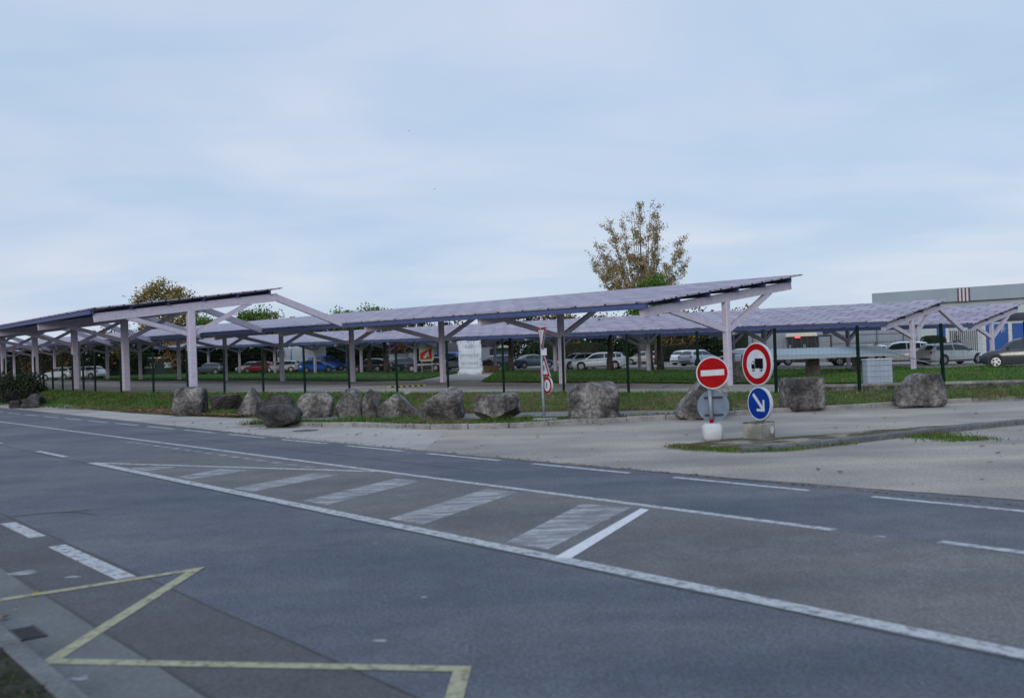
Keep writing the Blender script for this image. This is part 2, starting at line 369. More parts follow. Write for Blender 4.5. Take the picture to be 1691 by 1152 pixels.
for x, y, k in ((630, 1057, .05), (120, 952, .06), (300, 735, .1), (1200, 905, .04), (620, 895, .03), (700, 985, .03), (840, 1040, .03), (1455, 885, .06), (135, 1118, .06), (40, 945, .12)):
    p = gp(x, y, .0088); mb.add([p + Vector((math.cos(a * .785) * k * r_m.uniform(.5, 1.5), math.sin(a * .785) * k * r_m.uniform(.4, 1), 0)) for a in range(8)], [tuple(range(8))])
struct(mb.build('paint_remnants', mt['faded']))
mb = MB()
for s0, s1 in ((8.75, 10.95), (11.7, 13.1), (15.6, 17.8), (19, 21.2), (22.4, 24.6), (26, 28)): dash(mb, s0, s1, 2.74, .17)
struct(mb.build('near_edge_line', mt['line']))
mb = MB()
zg = [(12.6, 3.28), (10.7, 1.56), (8.62, 3.30), (6.63, 1.58), (4.66, 3.32), (2.7, 1.58), (.7, 3.3)]
def polyline(b, P, wd, z):
    P = [Vector((p[0], p[1])) for p in P]; L = []; Rr = []
    for i, p in enumerate(P):
        d1 = (p - P[i - 1]).normalized() if i else (P[1] - p).normalized(); d2 = (P[i + 1] - p).normalized() if i < len(P) - 1 else d1
        n1 = Vector((-d1.y, d1.x)); n2 = Vector((-d2.y, d2.x)); mt_ = (n1 + n2).normalized(); k = wd / 2 / max(.25, mt_.dot(n1))
        L.append(p + mt_ * k); Rr.append(p - mt_ * k)
    for i in range(len(P) - 1): b.quad((*L[i], z), (*Rr[i], z), (*Rr[i + 1], z), (*L[i + 1], z))
# (0,992) runs to the tip at (320,942): first stroke starts close to the kerb further back
polyline(mb, [ST(*q).xy for q in [(8.72, 1.62), (8.62, 3.30), (6.63, 1.60), (4.66, 3.32), (2.7, 1.60), (.7, 3.3)]], .1, .0104)
for f in range(len(mb.f)):
    p0, p1, p2 = [Vector(mb.v[k]) for k in mb.f[f][:3]]
    if (p1 - p0).cross(p2 - p0).z < 0: mb.f[f] = tuple(reversed(mb.f[f]))
struct(mb.build('bus_stop_zigzag', mt['yellow']))
mb = MB()
polyline(mb, [gp(x, y).xy for x, y in [(-30, 861), (20, 853), (70, 848), (115, 845), (150, 842)]], .05, .0080)
polyline(mb, [gp(x, y).xy for x, y in [(95, 847), (130, 846), (162, 851)]], .025, .0082)
def jig(s0, s1, t, amp, seed, st=.35):
    r = random.Random(seed); P = []; s_ = s0
    while s_ < s1: P.append(ST(s_, t + amp * noise.noise((s_ * .9, t * 3, seed)) + r.uniform(-.02, .02) * amp * 8).xy); s_ += st * r.uniform(.6, 1.4)
    return P
for a_ in ((-6, 30, 2.065, .02, 1), (-6, 30, 2.865, .02, 2), (12, 40, 9.3, .04, 4), (-6, 60, 5.6, .03, 5)): polyline(mb, jig(*a_), .016 if a_[2] != 2.065 else .03, .0079)
for f in range(len(mb.f)):
    p0, p1, p2 = [Vector(mb.v[k]) for k in mb.f[f][:3]]
    if (p1 - p0).cross(p2 - p0).z < 0: mb.f[f] = tuple(reversed(mb.f[f]))
struct(mb.build('tar_seam', mt['tar']))
mb = MB(); r_e = random.Random(9); P = []
for (s0, t0), (s1, t1) in zip(far[:-2], far[1:-1]):
    n_ = max(1, int((s1 - s0) / .3))
    for i in range(n_): P.append(ST(s0 + (s1 - s0) * i / n_, t0 + (t1 - t0) * i / n_ + .015 + r_e.uniform(-.02, .02)).xy)
polyline(mb, P, .05, .0072); struct(mb.build('road_edge_seam', mt['seam']))
# near kerb, drain, dark roadside soil
mb = MB(); s = -12; rn = random.Random(3)
while s < 100:
    c = ST(s + .49, 1.47, .03); mb.cbox((c.x, c.y, c.z), (.975, .14, .08 + rn.uniform(-.004, .004)), .018, rz=ROT); s += 1.0
struct(mb.build('near_kerb', mt['kerbd']))
mb = MB(); mb.add([ST(100, -8, .06), ST(-30, -8, .06), ST(-30, 1.395, .06), ST(100, 1.395, .06)], [(0, 1, 2, 3)]); struct(mb.build('roadside_soil', mt['soil']))
dg = thing('drain_grate', 'dark metal drain grate set in the gutter beside the near kerb', 'drain', ST(7.45, 1.655, .008), ROT)
dg.scale = (.75, .62, .6)
mb = MB(); mb.box((0, 0, .002), (.5, .26, .004)); mb.build('recess', mt['tar'], dg)
mb = MB()
for k in range(8): mb.box((-.21 + k * .06, 0, .010), (.03, .25, .012))
for k in (-1, 1): mb.box((0, k * .125, .011), (.5, .03, .014))
mb.build('bars', mt['trim'], dg)
# ------------------------------------------------------------------ verge, path, lawn
FL = [(-60, 100.1), (-19.6, 48.6), (5.1, 32), (8.75, 29.5), (40, 29.5)]
FL[0] = tuple((Vector((-19.6, 48.6)) + D * 110))
kerbpx = [(640, 706), (720, 709), (850, 706), (950, 700), (1100, 693), (1250, 683), (1400, 675), (1600, 665), (1691, 661)]
kerb = [tuple(gp(x, y).xy) for x, y in kerbpx] + [(20, 27.9), (40, 28.2)]
leftv = [tuple(gp(x, y).xy) for x, y in [(20, 668), (100, 672), (160, 677), (215, 682), (290, 686), (400, 690), (490, 693), (560, 699)]]
def vz(x, y, f): return max(G(x, y), 0) + .085 * math.sin(math.pi * min(1, (1 - f) * 6 + .0) / 2) * (1 if x > -3.5 else .5) + .02 * noise.noise((x * .9, y * .9, 2))
far_left = [tuple(Vector(leftv[0]) + D * 70)]
struct(strip('verge', FL[:], far_left + leftv + kerb, mt['verge'], .012, 14, .6, zf=lambda x, y, f: vz(x, y, f), fr=.08))
# footpath behind the boulders
pb = [tuple(gp(x, y).xy) for x, y in [(470, 697), (560, 697), (640, 699), (770, 697), (870, 695), (960, 693), (1060, 692), (1150, 689.5), (1230, 682)]]
pa = [tuple(gp(x, y).xy) for x, y in [(470, 690), (560, 690), (640, 689), (770, 688), (870, 687), (960, 685), (1060, 684), (1150, 683), (1230, 679)]]
struct(strip('footpath', pa, pb, mt['path'], .022, 3, .6, zf=lambda x, y, f: vz(x, y, .5), fr=.05))
# pale pavement on the left
va = [tuple(Vector(gp(x, y).xy) + NN * .5) for x, y in [(20, 668), (100, 672), (160, 677), (215, 682), (290, 686), (400, 690), (490, 693), (560, 699), (640, 704), (720, 707)]]
vb = [ST(s, t).xy for s, t in [(60, 11.83), (45, 11.5), (40, 11.36), (32, 11.0), (29.2, 10.93), (24, 10.7), (20, 10.66), (16, 10.66)]]
struct(strip('pavement', va, [tuple(q) for q in vb], mt['pale2'], .0028, 6, .8, zf=lambda x, y, f: 0))
def kerbline(name, P, wd, h, m, L=1.0, z0=-.05, gap=.012, seed=1):
    n = max(2, int(sum((Vector(a) - Vector(b)).length for a, b in zip(P, P[1:])) / L)); q = resample(P, n); b = MB(); r = random.Random(seed)
    for i in range(n):
        c = (q[i] + q[i + 1]) / 2; d = q[i + 1] - q[i]; hh = h + r.uniform(-.008, .008)
        b.cbox((c.x, c.y, (hh + z0) / 2), (d.length - gap, wd, hh - z0), .018, rz=math.atan2(d.y, d.x) + r.uniform(-.012, .012))
    return struct(b.build(name, m))
kerbline('verge_kerb', [tuple(gp(x, y).xy) for x, y in [(455, 703), (510, 705), (575, 704), (640, 706)]] + kerb[1:], .16, .125, mt['kerb'])
# traffic island of the slip road
isb = [(1118, 739), (1160, 743), (1220, 746), (1290, 744), (1330, 740), (1400, 732), (1500, 720), (1600, 709), (1691, 700)]
isb_w = [tuple(gp(x, y).xy) for x, y in isb] + [(13.2, 21.0), (18, 22)]
ist_w = [tuple(gp(x, y).xy) for x, y in [(1122, 737), (1165, 727), (1230, 724), (1300, 721), (1360, 717), (1430, 712), (1520, 705), (1610, 699), (1691, 692)]] + [(13.2, 21.9), (18, 23)]
struct(strip('traffic_island', ist_w, isb_w, mt['moss'], .018, 5, .4, zf=lambda x, y, f: .02 * (noise.noise((x * 1.5, y * 1.5, 5)) * .5 + .5) - (.02 if f < .1 else 0), fr=.16))
kerbline('island_kerb', isb_w[2:], .2, .105, mt['kerbd'], .5, seed=8, gap=.035)
# lawn strips inside the car park
LAWNS = []
def lawn(name, top, bot):
    LAWNS.append(([tuple(lot(x, y).xy) for x, y in top], [tuple(lot(x, y).xy) for x, y in bot]))
    return struct(strip(name, [tuple(lot(x, y).xy) for x, y in top], [tuple(lot(x, y).xy) for x, y in bot], mt['grass'], .05, 8, 1.2, fr=.15))
lawn('lawn', [(-10, 612), (60, 613), (200, 612), (300, 613), (420, 613.5), (520, 613), (600, 612), (700, 612), (757, 613.5)], [(-10, 624), (60, 626), (200, 628), (300, 628), (420, 628), (520, 629), (600, 629.5), (690, 628), (757, 616)])
lawn('lawn', [(822, 612), (900, 611.5), (1000, 611), (1100, 611), (1200, 611), (1300, 610), (1400, 609.5), (1480, 607), (1540, 609), (1590, 607), (1640, 604), (1760, 604)],
     [(795, 631), (900, 632), (1000, 632.5), (1100, 633), (1200, 634), (1300, 634), (1400, 634), (1480, 634), (1540, 633), (1590, 632), (1640, 631), (1760, 630)])
mb = MB()
def lotline(b, p, q, wd, z=.03):
    p = lot(*p); q = lot(*q); n = 6
    d = (q - p); d.z = 0; sd = Vector((-d.y, d.x, 0)).normalized() * wd / 2
    for i in range(n):
        a = p.lerp(q, i / n); e = p.lerp(q, (i + 1) / n)
        a.z = G(a.x, a.y) + z; e.z = G(e.x, e.y) + z; b.quad(a - sd, e - sd, e + sd, a + sd)
for p, q in (((698, 630), (716, 627)), ((720, 626.5), (732, 624.5)), ((737, 623.5), (746, 622)), ((750, 621), (757, 619.8)), ((660, 639), (766, 628)), ((590, 636), (640, 631)), ((560, 635), (600, 631)),
             ((1010, 641), (1046, 634)), ((1088, 641), (1112, 634)), ((950, 638), (975, 634)), ((1330, 637), (1350, 634)), ((440, 632), (560, 633)), ((350, 634), (440, 632))):
    lotline(mb, p, q, .14)
struct(mb.build('parking_lines', mt['line']))
# ------------------------------------------------------------------ buildings
def local(o): return o
def frame_of(A, B):      # building frame: origin A, x towards B, y away from the camera
    A = Vector((A[0], A[1])); B = Vector((B[0], B[1])); d = B - A; return A, math.atan2(d.y, d.x), d.length
mt['fascia'] = mat('grey_fascia_panels', (.22, .26, .30), .5, .06, .4, spec=.3, bump=.05, bscale=8)
mt['paleband'] = mat('pale_green_cladding', (.35, .395, .41), .5, .07, .4)
mt['bluepanel'] = mat('blue_cladding', (.010, .062, .24), .6, .12, .5)
mt['clad'] = mat('grey_corrugated_cladding', (.16, .185, .225), .55, .07, .5)
mt['cladd'] = mat('dark_grey_cladding', (.05, .058, .075), .6, .1, .5)
mt['maroon'] = mat('maroon_stripe', (.10, .02, .06), .6, .1, 3)
mt['shedgreen'] = mat('dark_green_cladding', (.014, .030, .030), .7, .2, .5)
mt['roofw'] = mat('pale_roofing', (.52, .55, .57), .6, .08, .5)
mt['cream'] = mat('cream_panel', (.42, .40, .30), .6, .06, 4)
mt['redp'] = mat('red_enamel', (.36, .002, .005), .6, .06, 4)
mt['dark'] = mat('black_interior', (.008, .009, .012), .7, .1, 2)
mt['bluegl'] = mat('bluish_glass', (.09, .13, .17), .2, .1, 2, spec=.6)
mt['polyc'] = mat('pale_polycarbonate_sheet', (.17, .225, .25), .4, .07, 1.5)
mt['wood'] = mixmul(mat('weathered_brown_timber', (.12, .075, .035), .9, .3, 3, bump=.4, bscale=20), 10, .7, 1.25)
def corr(b, x0, x1, z0, z1, y, p=.3, d=.03, mi=0):     # corrugated sheet in the local xz plane
    n = int((x1 - x0) / p); vs = []
    for i in range(n + 1):
        x = x0 + (x1 - x0) * i / n; yy = y - (d if i % 4 in (1, 2) else 0); vs += [(x, yy, z0), (x, yy, z1)]
    b.add(vs, [(2 * i, 2 * i + 2, 2 * i + 3, 2 * i + 1) for i in range(n)], mi)
A = at(1451, 110, 0); B = at(1800, 97, 0); o, rz, L = frame_of(A, B)
wh = thing('warehouse', 'long warehouse with grey fascia, four maroon stripes and blue ground floor panels', 'building', (o.x, o.y, -.2), rz)
mb = MB(); mb.box((L / 2, 14, 2.9), (L, 27.9, 5.8)); mb.build('wall', mt['paleband'], wh)
mb = MB(); mb.box((L / 2, 13.7, 6.55), (L + .6, 28.8, 1.42)); mb.build('fascia', mt['fascia'], wh)
mb = MB()
for x in (8.7, 9.06, 9.42, 9.78): mb.box((x, -.74, 6.5), (.15, .06, 1.36))
mb.build('maroon_stripes', mt['maroon'], wh)
mb = MB()
for x in (8.88, 9.24, 9.6): mb.box((x, -.73, 6.5), (.2, .04, 1.36))
mb.build('white_stripes', mt['white'], wh)
mb = MB(); mb.box((L * .5 + 5, .0, 3.95), (L - 12, .14, .8)); wf = mb.build('window', mt['pane'], wh)
for k in range(9): mb = MB(); mb.box((9.5 + k * 2.0, -.085, 3.95), (.07, .05, .8)); mb.build('mullion', mt['trim'], wf)
x = 6.2; i = 0
for wd in (.9, 3.2, 2.1, 3.4, 3.2, 3.2, 3.0):
    if i != 1:
        mb = MB(); mb.box((x + wd / 2, -.02, 1.75), (wd - .04, .12, 3.1)); mb.build('blue_panel', mt['bluepanel'], wh)
    mb = MB(); mb.box((x + wd + .2, -.06, 1.75), (.34, .2, 3.3)); mb.build('pilaster', mt['white'], wh)
    x += wd + .4; i += 1
mb = MB()
for k in range(14): mb.box((7.6 + k * .2, -.05, 1.5), (.07, .06, 2.6))
mb.build('slatted_gate', mt['cladd'], wh)
mb = MB()
for k in range(4):
    a = k * math.pi / 4; mb.beam((12.6 - .42 * math.cos(a), -.1 - .006 * k, 2.8 - .42 * math.sin(a)), (12.6 + .42 * math.cos(a), -.1 - .006 * k, 2.8 + .42 * math.sin(a)), .11, .02, up=(0, 1, 0))
mb.build('grey_star_emblem', mt['fascia'], wh)
A = at(1236, 96, 0); B = at(1516, 92, 0); o, rz, L = frame_of(A, B)
gb = thing('grey_building', 'low blue grey corrugated building with a dark glazed entrance behind the car park', 'building', (o.x, o.y, -.2), rz)
mb = MB(); corr(mb, 0, L, 0, 4.2, 0); mb.box((L / 2, 5.1, 2.1), (L, 9.9, 4.2)); mb.build('wall', mt['clad'], gb)
for z in (1.15, 1.9, 2.65): mb = MB(); mb.box((L * .72, -.05, z), (L * .55, .03, .05)); mb.build('cover_strip', mt['cladd'], gb)
for x in (.4, 9.2, 11.7, 14): mb = MB(); mb.box((x, -.05, 2.1), (.12, .06, 4.2)); mb.build('cover_strip', mt['cladd'], gb)
en = MB(); en.box((4.9, -1.0, 1.35), (2.6, 1.9, 2.6)); en = en.build('entrance', mt['dark'], gb)
mb = MB()
for x in (3.65, 4.1, 4.9, 5.4, 6.15): mb.box((x, -2.0, 1.35), (.10, .10, 2.6))
for z in (.9, 1.6, 2.1): mb.box((4.9, -1.98, z), (2.5, .05, .05))
mb.build('door_frame', mt['trim'], en)
for x, z, a, h in ((3.85, 1.7, .22, .5), (4.5, 1.2, .3, .3), (5.15, 1.75, .25, .4), (5.75, 1.3, .35, .5)): mb = MB(); mb.box((x, -1.965, z), (a, .03, h)); mb.build('door_pane', mt['bluegl'], en)
mb = MB(); mb.box((4.9, -1.0, 2.85), (2.9, 2.3, .32), tp=.93); mb.build('entrance_canopy', mt['cream'], gb)
mb = MB(); mb.box((4.55, -2.18, 2.62), (.5, .06, .16)); lm = mb.build('red_lit_sign', None or mt['tail'], gb)
rl = bpy.data.materials.new('lit_red_sign'); rl.use_nodes = True; q = rl.node_tree.nodes['Principled BSDF']; q.inputs['Base Color'].default_value = (.5, .03, .05, 1); q.inputs['Emission Color'].default_value = (1, .12, .15, 1); q.inputs['Emission Strength'].default_value = .8
lm.data.materials[0] = rl
mb = MB()
for x in (6.4, 7.6): mb.box((x, -.35, 1.4), (.12, .12, 2.7))
mb.box((7.0, -.35, 2.72), (1.32, .12, .1)); mb.build('side_door_frame', mt['trim'], gb)
mb = MB(); mb.box((7.0, -.3, 1.35), (1.0, .05, 2.5)); mb.build('side_door', mt['clad'], gb)
A = at(692, 128, 0); B = at(818, 126, 0); o, rz, L = frame_of(A, B)
db = thing('dark_building', 'dark grey flat building with a pale bay and black eaves behind the white banner', 'building', (o.x, o.y, .2), rz)
mb = MB(); mb.box((L / 2 - 1.4, 4, 1.8), (L - 2.8, 8, 3.6)); mb.build('wall', mt['cladd'], db)
mb = MB(); mb.box((L - 1.4 + .003, 4, 1.4), (2.8, 7.6, 2.8)); mb.build('pale_bay', mt['clad'], db)
mb = MB(); mb.box((L - 1.4, 3.8, 3.2), (3.0, 8.6, .75)); mb.build('black_eaves', mt['dark'], db)
mb = MB(); mb.rings([[(L - 3.2 + 3.6 * k / 8, y, 3.6 + .9 * math.sin(math.pi * (k + .6) / 9.2)) for k in range(9)] + [(L + .4, y, 3.6), (L - 3.2, y, 3.6)] for y in (-.4, 8)], True); mb.build('roof', mt['roofw'], db)
mb = MB(); mb.box((L / 2 - 1.6, 4, 3.72), (L - 3.2, 8.5, .22)); mb.build('flat_roof', mt['dark'], db)
A = at(-60, 150, 0); B = at(300, 140, 0); o, rz, L = frame_of(A, B)
gs = thing('green_shed', 'long dark green shed with a pale roof edge beyond the far lawn', 'building', (o.x, o.y, .75), rz)
mb = MB(); mb.box((L / 2, 4, 1.15), (L, 8, 2.3)); mb.build('wall', mt['shedgreen'], gs)
mb = MB(); mb.box((L / 2, 4, 2.42), (L + .6, 8.8, .24)); mb.build('roof', mt['roofw'], gs)
for x in (L - 5.3, L - 2.0):
    mb = MB(); mb.box((x, -.02, 1.35), (1.7, .1, .75)); wn = mb.build('window', mt['roofw'], gs)
mb = MB(); mb.box((L * .3, 3, 4.1), (L * .28, 4, .25)); mb.box((L * .3, 3, 3.3), (L * .26, 3.6, 1.5)); mb.build('raised_roof', mt['clad'], gs)
# ------------------------------------------------------------------ solar canopies
ROWSL = .012; SP = 10.0
def canopy(label, px, Y, zp, low, high, slope, n, post, depth, end, rise=ROWSL, desc=None, zoff=.0):
    b = at(px, Y, 0)
    t = thing('solar_canopy', label, 'solar canopy', (b.x, b.y, 0), math.atan2(D.y, D.x), 'rows of solar canopies over the car park')
    # local x along the row, y towards the road, z up
    cs = math.cos(t.rotation_euler.z); sn = math.sin(t.rotation_euler.z)
    def gz(x, y=0): return G(b.x + x * cs - y * sn, b.y + x * sn + y * cs)
    rz = lambda y: zp - slope * y           # rafter centre line height (y is towards the road, low side)
    pm = MB(); ang = math.atan(slope)
    raf = MB(); raf.beam((0, low, rz(low)), (0, -high, rz(-high)), .22, depth)
    # square end plates
    br = []
    for y1 in (low * .68, -high * .68):
        m = MB(); m.beam((0, .08 * (1 if y1 > 0 else -1), zp - depth / 2 - (1.15 if low > 4 else .95)), (0, y1, rz(y1) - depth / 2 + .06), .17, .21); br.append(m.mesh('brace', mt['steel'], angle=30))
    rafm = raf.mesh('rafter', mt['steel'], angle=30); dm = None
    if desc:
        m = MB(); m.beam((.0, -high + .1, rz(-high)), (.0, -desc[0], desc[1]), .2, depth * .85); dm = m.mesh('tie_beam', mt['steel'], angle=30)
    for k in range(n):
        x = k * SP; dz = rise * x; g0 = gz(x)
        p = MB(); top = zp + dz - depth / 2 + .02 + (slope * post * .5)
        p.cbox((x, 0, (top + g0 - .15) / 2), (post, post, top - g0 + .15), .03); p.build('post', mt['steel'], t, angle=30)
        link('rafter', rafm, t, (x, 0, dz)); link('brace', br[0], t, (x, 0, dz)); link('brace', br[1], t, (x, 0, dz))
        if dm and (desc[2] == 'all' or k == 0): link('tie_beam', dm, t, (x, 0, dz))
    x0 = -end; x1 = (n - 1) * SP + 2.5; npur = max(4, int((low + high) / 1.45)); ph = .20
    for i in range(npur):
        y = low + .12 - (low + high - .35) * i / (npur - 1); z = rz(y) + depth / 2 + ph / 2 - .01
        m = MB(); m.beam((x0 + .02 + (.0), y, z + rise * x0), (x1, y, z + rise * x1), .09, ph); m.build('purlin', mt['navy'], t, angle=30)
    # eave fascia
    m = MB(); y = low + .22; z = rz(y) + depth / 2 + .07; m.beam((x0, y, z + rise * x0), (x1, y, z + rise * x1), .06, .17); m.build('eave_fascia', mt['navy'], t, angle=30)
    # sheet of modules, in its own sloped frame so that the pattern follows it
    W_ = low + high + .45; me = MB(); me.box(((x0 + x1) / 2, 0, 0), (x1 - x0 + .3, W_, .06)); o = me.build('roof_panels', mt['roof'], t)
    yc = (low - high) / 2 + .05; o.location = (0, yc, rz(yc) + depth / 2 + ph + .04)
    o.rotation_euler = Matrix((Vector((1, 0, rise)).normalized(), Vector((0, 1, -slope)).normalized(), Vector((-rise, slope, 1)).normalized())).transposed().to_euler()
    return t
canopy('nearest solar canopy at left, its open gable and tall posts behind the pointed boulder', 317, 48.7, 4.70, 4.56, 4.6, .112, 7, .36, .40, .25, rise=.004, desc=(8.6, 3.72, 'all'))
canopy('broad middle solar canopy whose raised right end stands behind the no entry sign', 1201, 40, 3.78, 4.9, 4.3, .125, 14, .27, .34, .45, rise=.013)
canopy('right hand solar canopy behind the pale cabinet, a sloping tie running from its peak', 1507, 55.2, 3.06, 3.0, 3.0, .185, 15, .25, .30, .35, rise=.0155, desc=(5.75, 2.25, 'one'))
canopy('farthest right solar canopy in front of the blue warehouse panels', 1638, 61.5, 2.84, 2.8, 3.5, .185, 16, .23, .28, .3, rise=.0155)
# ------------------------------------------------------------------ fences
def fence(name, label, pts, spacing, h, first=0.0, mesh_step=.12):
    b0 = Vector((pts[0][0], pts[0][1])); t = thing(name, label, 'fence', (b0.x, b0.y, G(b0.x, b0.y)))
    z00 = G(b0.x, b0.y); P = [Vector((p[0], p[1])) for p in pts]; posts = []; acc = first
    for a, c in zip(P, P[1:]):
        L = (c - a).length
        while acc <= L: posts.append(a.lerp(c, acc / L)); acc += spacing
        acc -= L
    wm = MB(); pm = None
    for p in posts:
        z = G(p.x, p.y); m = MB(); m.cbox((0, 0, h / 2 - .1), (.085, .085, h + .2), .008)
        m.box((0, 0, h + .01), (.07, .07, .03))
        if pm is None: pm = m.mesh('post', mt['green'])
        link('post', pm, t, (p.x - b0.x, p.y - b0.y, z - z00 - .02), (0, random.Random(int(p.x * 99)).uniform(-.012, .012), 0))
    r_ = .0022
    for a, c in zip(posts, posts[1:]):
        L = (c - a).length; n = int(L / mesh_step)
        za = G(a.x, a.y) - z00 + .06; zc = G(c.x, c.y) - z00 + .06
        A3 = Vector((a.x - b0.x, a.y - b0.y, za)); C3 = Vector((c.x - b0.x, c.y - b0.y, zc))
        for i in range(1, n): q = A3.lerp(C3, i / n); wm.beam(q, q + Vector((0, 0, h - .12)), r_, r_, up=(1, 0, 0))
        for k in range(11): dz = Vector((0, 0, (h - .12) * k / 10)); wm.beam(A3 + dz, C3 + dz, r_ * 1.4, r_ * 1.4)
    wm.build('wire_mesh', mt['wire'], t); return t
fence('mesh_fence', 'tall dark green mesh fence running behind the boulders and road signs', [(30, 29.5), (8.75, 29.5), (5.1, 32), (-19.4, 48.45)], 2.5, 2.05, first=2.23)
fence('mesh_fence', 'dark green mesh fence with closely spaced posts behind the bush at far left', [(-19.6, 48.6), tuple(Vector((-19.6, 48.6)) + D * 60)], 2.0, 2.1, first=2.8, mesh_step=.2)
# low wall and rails
m = MB(); P = [(1345, 30.6), (1440, 30.6), (1540, 30.4), (1691, 30.3), (1900, 30.3)]
lw = thing('low_wall', 'low concrete wall with a pale coping under the fence at right', 'wall', (at(1345, 30.6).x, 30.6, 0))
q = [at(a, b_) for a, b_ in P]
m = MB(); m2 = MB()
for a, c in zip(q, q[1:]):
    m.beam((a.x - q[0].x, a.y - 30.6, a.z + .07), (c.x - q[0].x - .01, c.y - 30.6, c.z + .07), .2, .28); m2.beam((a.x - q[0].x, a.y - 30.6, a.z + .245), (c.x - q[0].x - .015, c.y - 30.6, c.z + .245), .27, .075)
m.build('wall_body', mt['concd'], lw); m2.build('coping', mt['conc'], lw)
lw = thing('low_wall', 'thin low concrete edging under the fence at far left', 'wall', (-20.3, 48.4, 0))
m = MB(); a = Vector((-19.9, 47.9)); e = a + D * 22; m.beam((a.x + 20.3, a.y - 48.4, .12), (e.x + 20.3, e.y - 48.4, .12), .15, .3); m.build('wall_body', mt['concd'], lw)
# ------------------------------------------------------------------ boulders
def ico(sub):
    import bmesh
    bm = bmesh.new(); bmesh.ops.create_icosphere(bm, subdivisions=sub, radius=1); v = [Vector(x.co) for x in bm.verts]; f = [tuple(y.index for y in x.verts) for x in bm.faces]; bm.free(); return v, f
ICO = ico(5)
def boulder(label, x0, x1, y0, y1, seed, m='rock', cuts=(), boxy=.42, dep=.8, rz=0, ncut=8, extra=None, base=.04):
    cx = (x0 + x1) / 2; p = gp(cx, y1 - 1, base); dist = p.y; wd = (x1 - x0) / FPX * dist; ht = (y1 - y0) / FPX * dist
    d = wd * dep; p.y += d * .5; p.x += d * .5 * (cx - CX) / FPX
    wd *= 1.02 + .4 * d / dist
    ht = max(.25, zpx(cx, y0, p.y) - base); r = random.Random(seed); V = []; sd = Vector((seed * 3.1, seed * 1.7, seed * .9))
    planes = []
    for i in range(ncut):
        n_ = Vector((r.uniform(-1, 1), r.uniform(-1, .6), r.uniform(-.5, .9))).normalized(); planes.append((n_, r.uniform(.80, 1.18)))
    for n_, k in cuts: planes.append((Vector(n_).normalized(), k))
    for v in ICO[0]:
        pw = 2.6 / boxy; q = v * (.86 / (abs(v.x) ** pw + abs(v.y) ** pw + abs(v.z) ** pw) ** (1 / pw))
        q += v * (.10 * noise.fractal(v * 1.4 + sd, 1.0, 2.0, 3))
        for n_, k in planes:
            e = q.dot(n_) - k
            if e > 0: q = q - n_ * e * .98
        q += v * (.05 * noise.fractal(v * 3.2 + sd, .8, 2.1, 5) + .022 * noise.noise(v * 9 + sd) - .09 * max(0, .14 - abs(noise.noise(v * 2.1 - sd))))
        V.append(q)
    lo = Vector([min(v[i] for v in V) for i in range(3)]); hi = Vector([max(v[i] for v in V) for i in range(3)])
    S = (wd, d, ht * 1.08); W = []
    for v in V:
        q = Vector([((v[i] - lo[i]) / (hi[i] - lo[i]) - (.5 if i < 2 else 0.06)) * S[i] for i in range(3)])
        W.append(q)
    b = MB(); b.add(W, ICO[1]); o = b.build('boulder', mt[m], smooth=True, loc=(p.x, p.y, base - .02)); o.rotation_euler = (0, 0, rz)
    return tag(o, label, 'boulder', 'boulders along the verge')
boulder('upright squarish grey boulder, leftmost of the line, beside fallen leaves', 288, 341, 638, 686, 1, boxy=.36, ncut=4)
boulder('low flat topped boulder with a deep black undercut face', 350, 401, 651, 683, 2, 'rockd', cuts=(((.55, -.7, -.5), .30), ((0, 0, 1), .7)), boxy=.3, ncut=2)
boulder('pointed boulder leaning beside the black undercut one', 394, 438, 638, 688, 3, cuts=(((-.75, -.1, .55), .45), ((.8, 0, .5), .5)), boxy=.6)
boulder('wide low boulder half hidden behind the front one', 424, 486, 652, 691, 4, 'rockd', cuts=(((0, 0, 1), .75), ((-.5, 0, .8), .62)), boxy=.42)
boulder('dark squat boulder standing alone on the pavement in front of the others', 431, 497, 667, 706, 5, 'rockd', cuts=(((.3, 0, -.9), .55), ((0, 0, 1), .8), ((-.5, -.6, -.6), .55)), boxy=.45)
boulder('split boulder with an ochre cleft between its halves', 491, 553, 647, 692, 6, cuts=(((0, 0, 1), .78),), boxy=.48)
boulder('tall boulder with a black shadowed foot, just left of a rounded one', 553, 600, 640, 695, 7, cuts=(((-.75, 0, .6), .55),), boxy=.5)
boulder('rounded upright boulder with a small ochre hollow', 590, 631, 642, 693, 8, boxy=.58, cuts=(((-.7, 0, .6), .55),))
boulder('broad sloping boulder with a notched top behind two grass tufts', 624, 692, 648, 695, 9, cuts=(((.75, 0, .6), .5), ((-.65, 0, .7), .62)), boxy=.5)
boulder('big smooth boulder that rises to a round shoulder on its right', 692, 768, 638, 697, 10, cuts=(((-.6, 0, .8), .5),), boxy=.5, ncut=7)
boulder('pale rough boulder left of the narrow sign pole, undercut at its foot', 783, 861, 648, 699, 11, cuts=(((.5, -.3, -.8), .6), ((-.5, -.2, -.8), .6), ((0, 0, 1), .76)), boxy=.5)
boulder('largest squared boulder with a white lichen crown, right of the narrow sign pole', 938, 1022, 629, 697, 12, boxy=.28, ncut=2, cuts=(((-.75, -.1, .65), .95), ((.3, -.2, .9), .92)))
boulder('leaning boulder half hidden behind the no entry sign', 1116, 1203, 622, 692, 13, cuts=(((-.85, 0, .5), .38),), boxy=.5)
boulder('squared block like boulder right of the no lorries sign', 1290, 1359, 622, 677, 14, boxy=.26, ncut=2, cuts=(((0, 0, 1), .80), ((-.7, -.2, -.3), 1.02)), base=.07)
boulder('smaller half of the leaning pair of boulders at right', 1477, 1514, 636, 671, 16, 'rock', cuts=(((-.4, 0, .9), .6),), boxy=.45, base=.07)
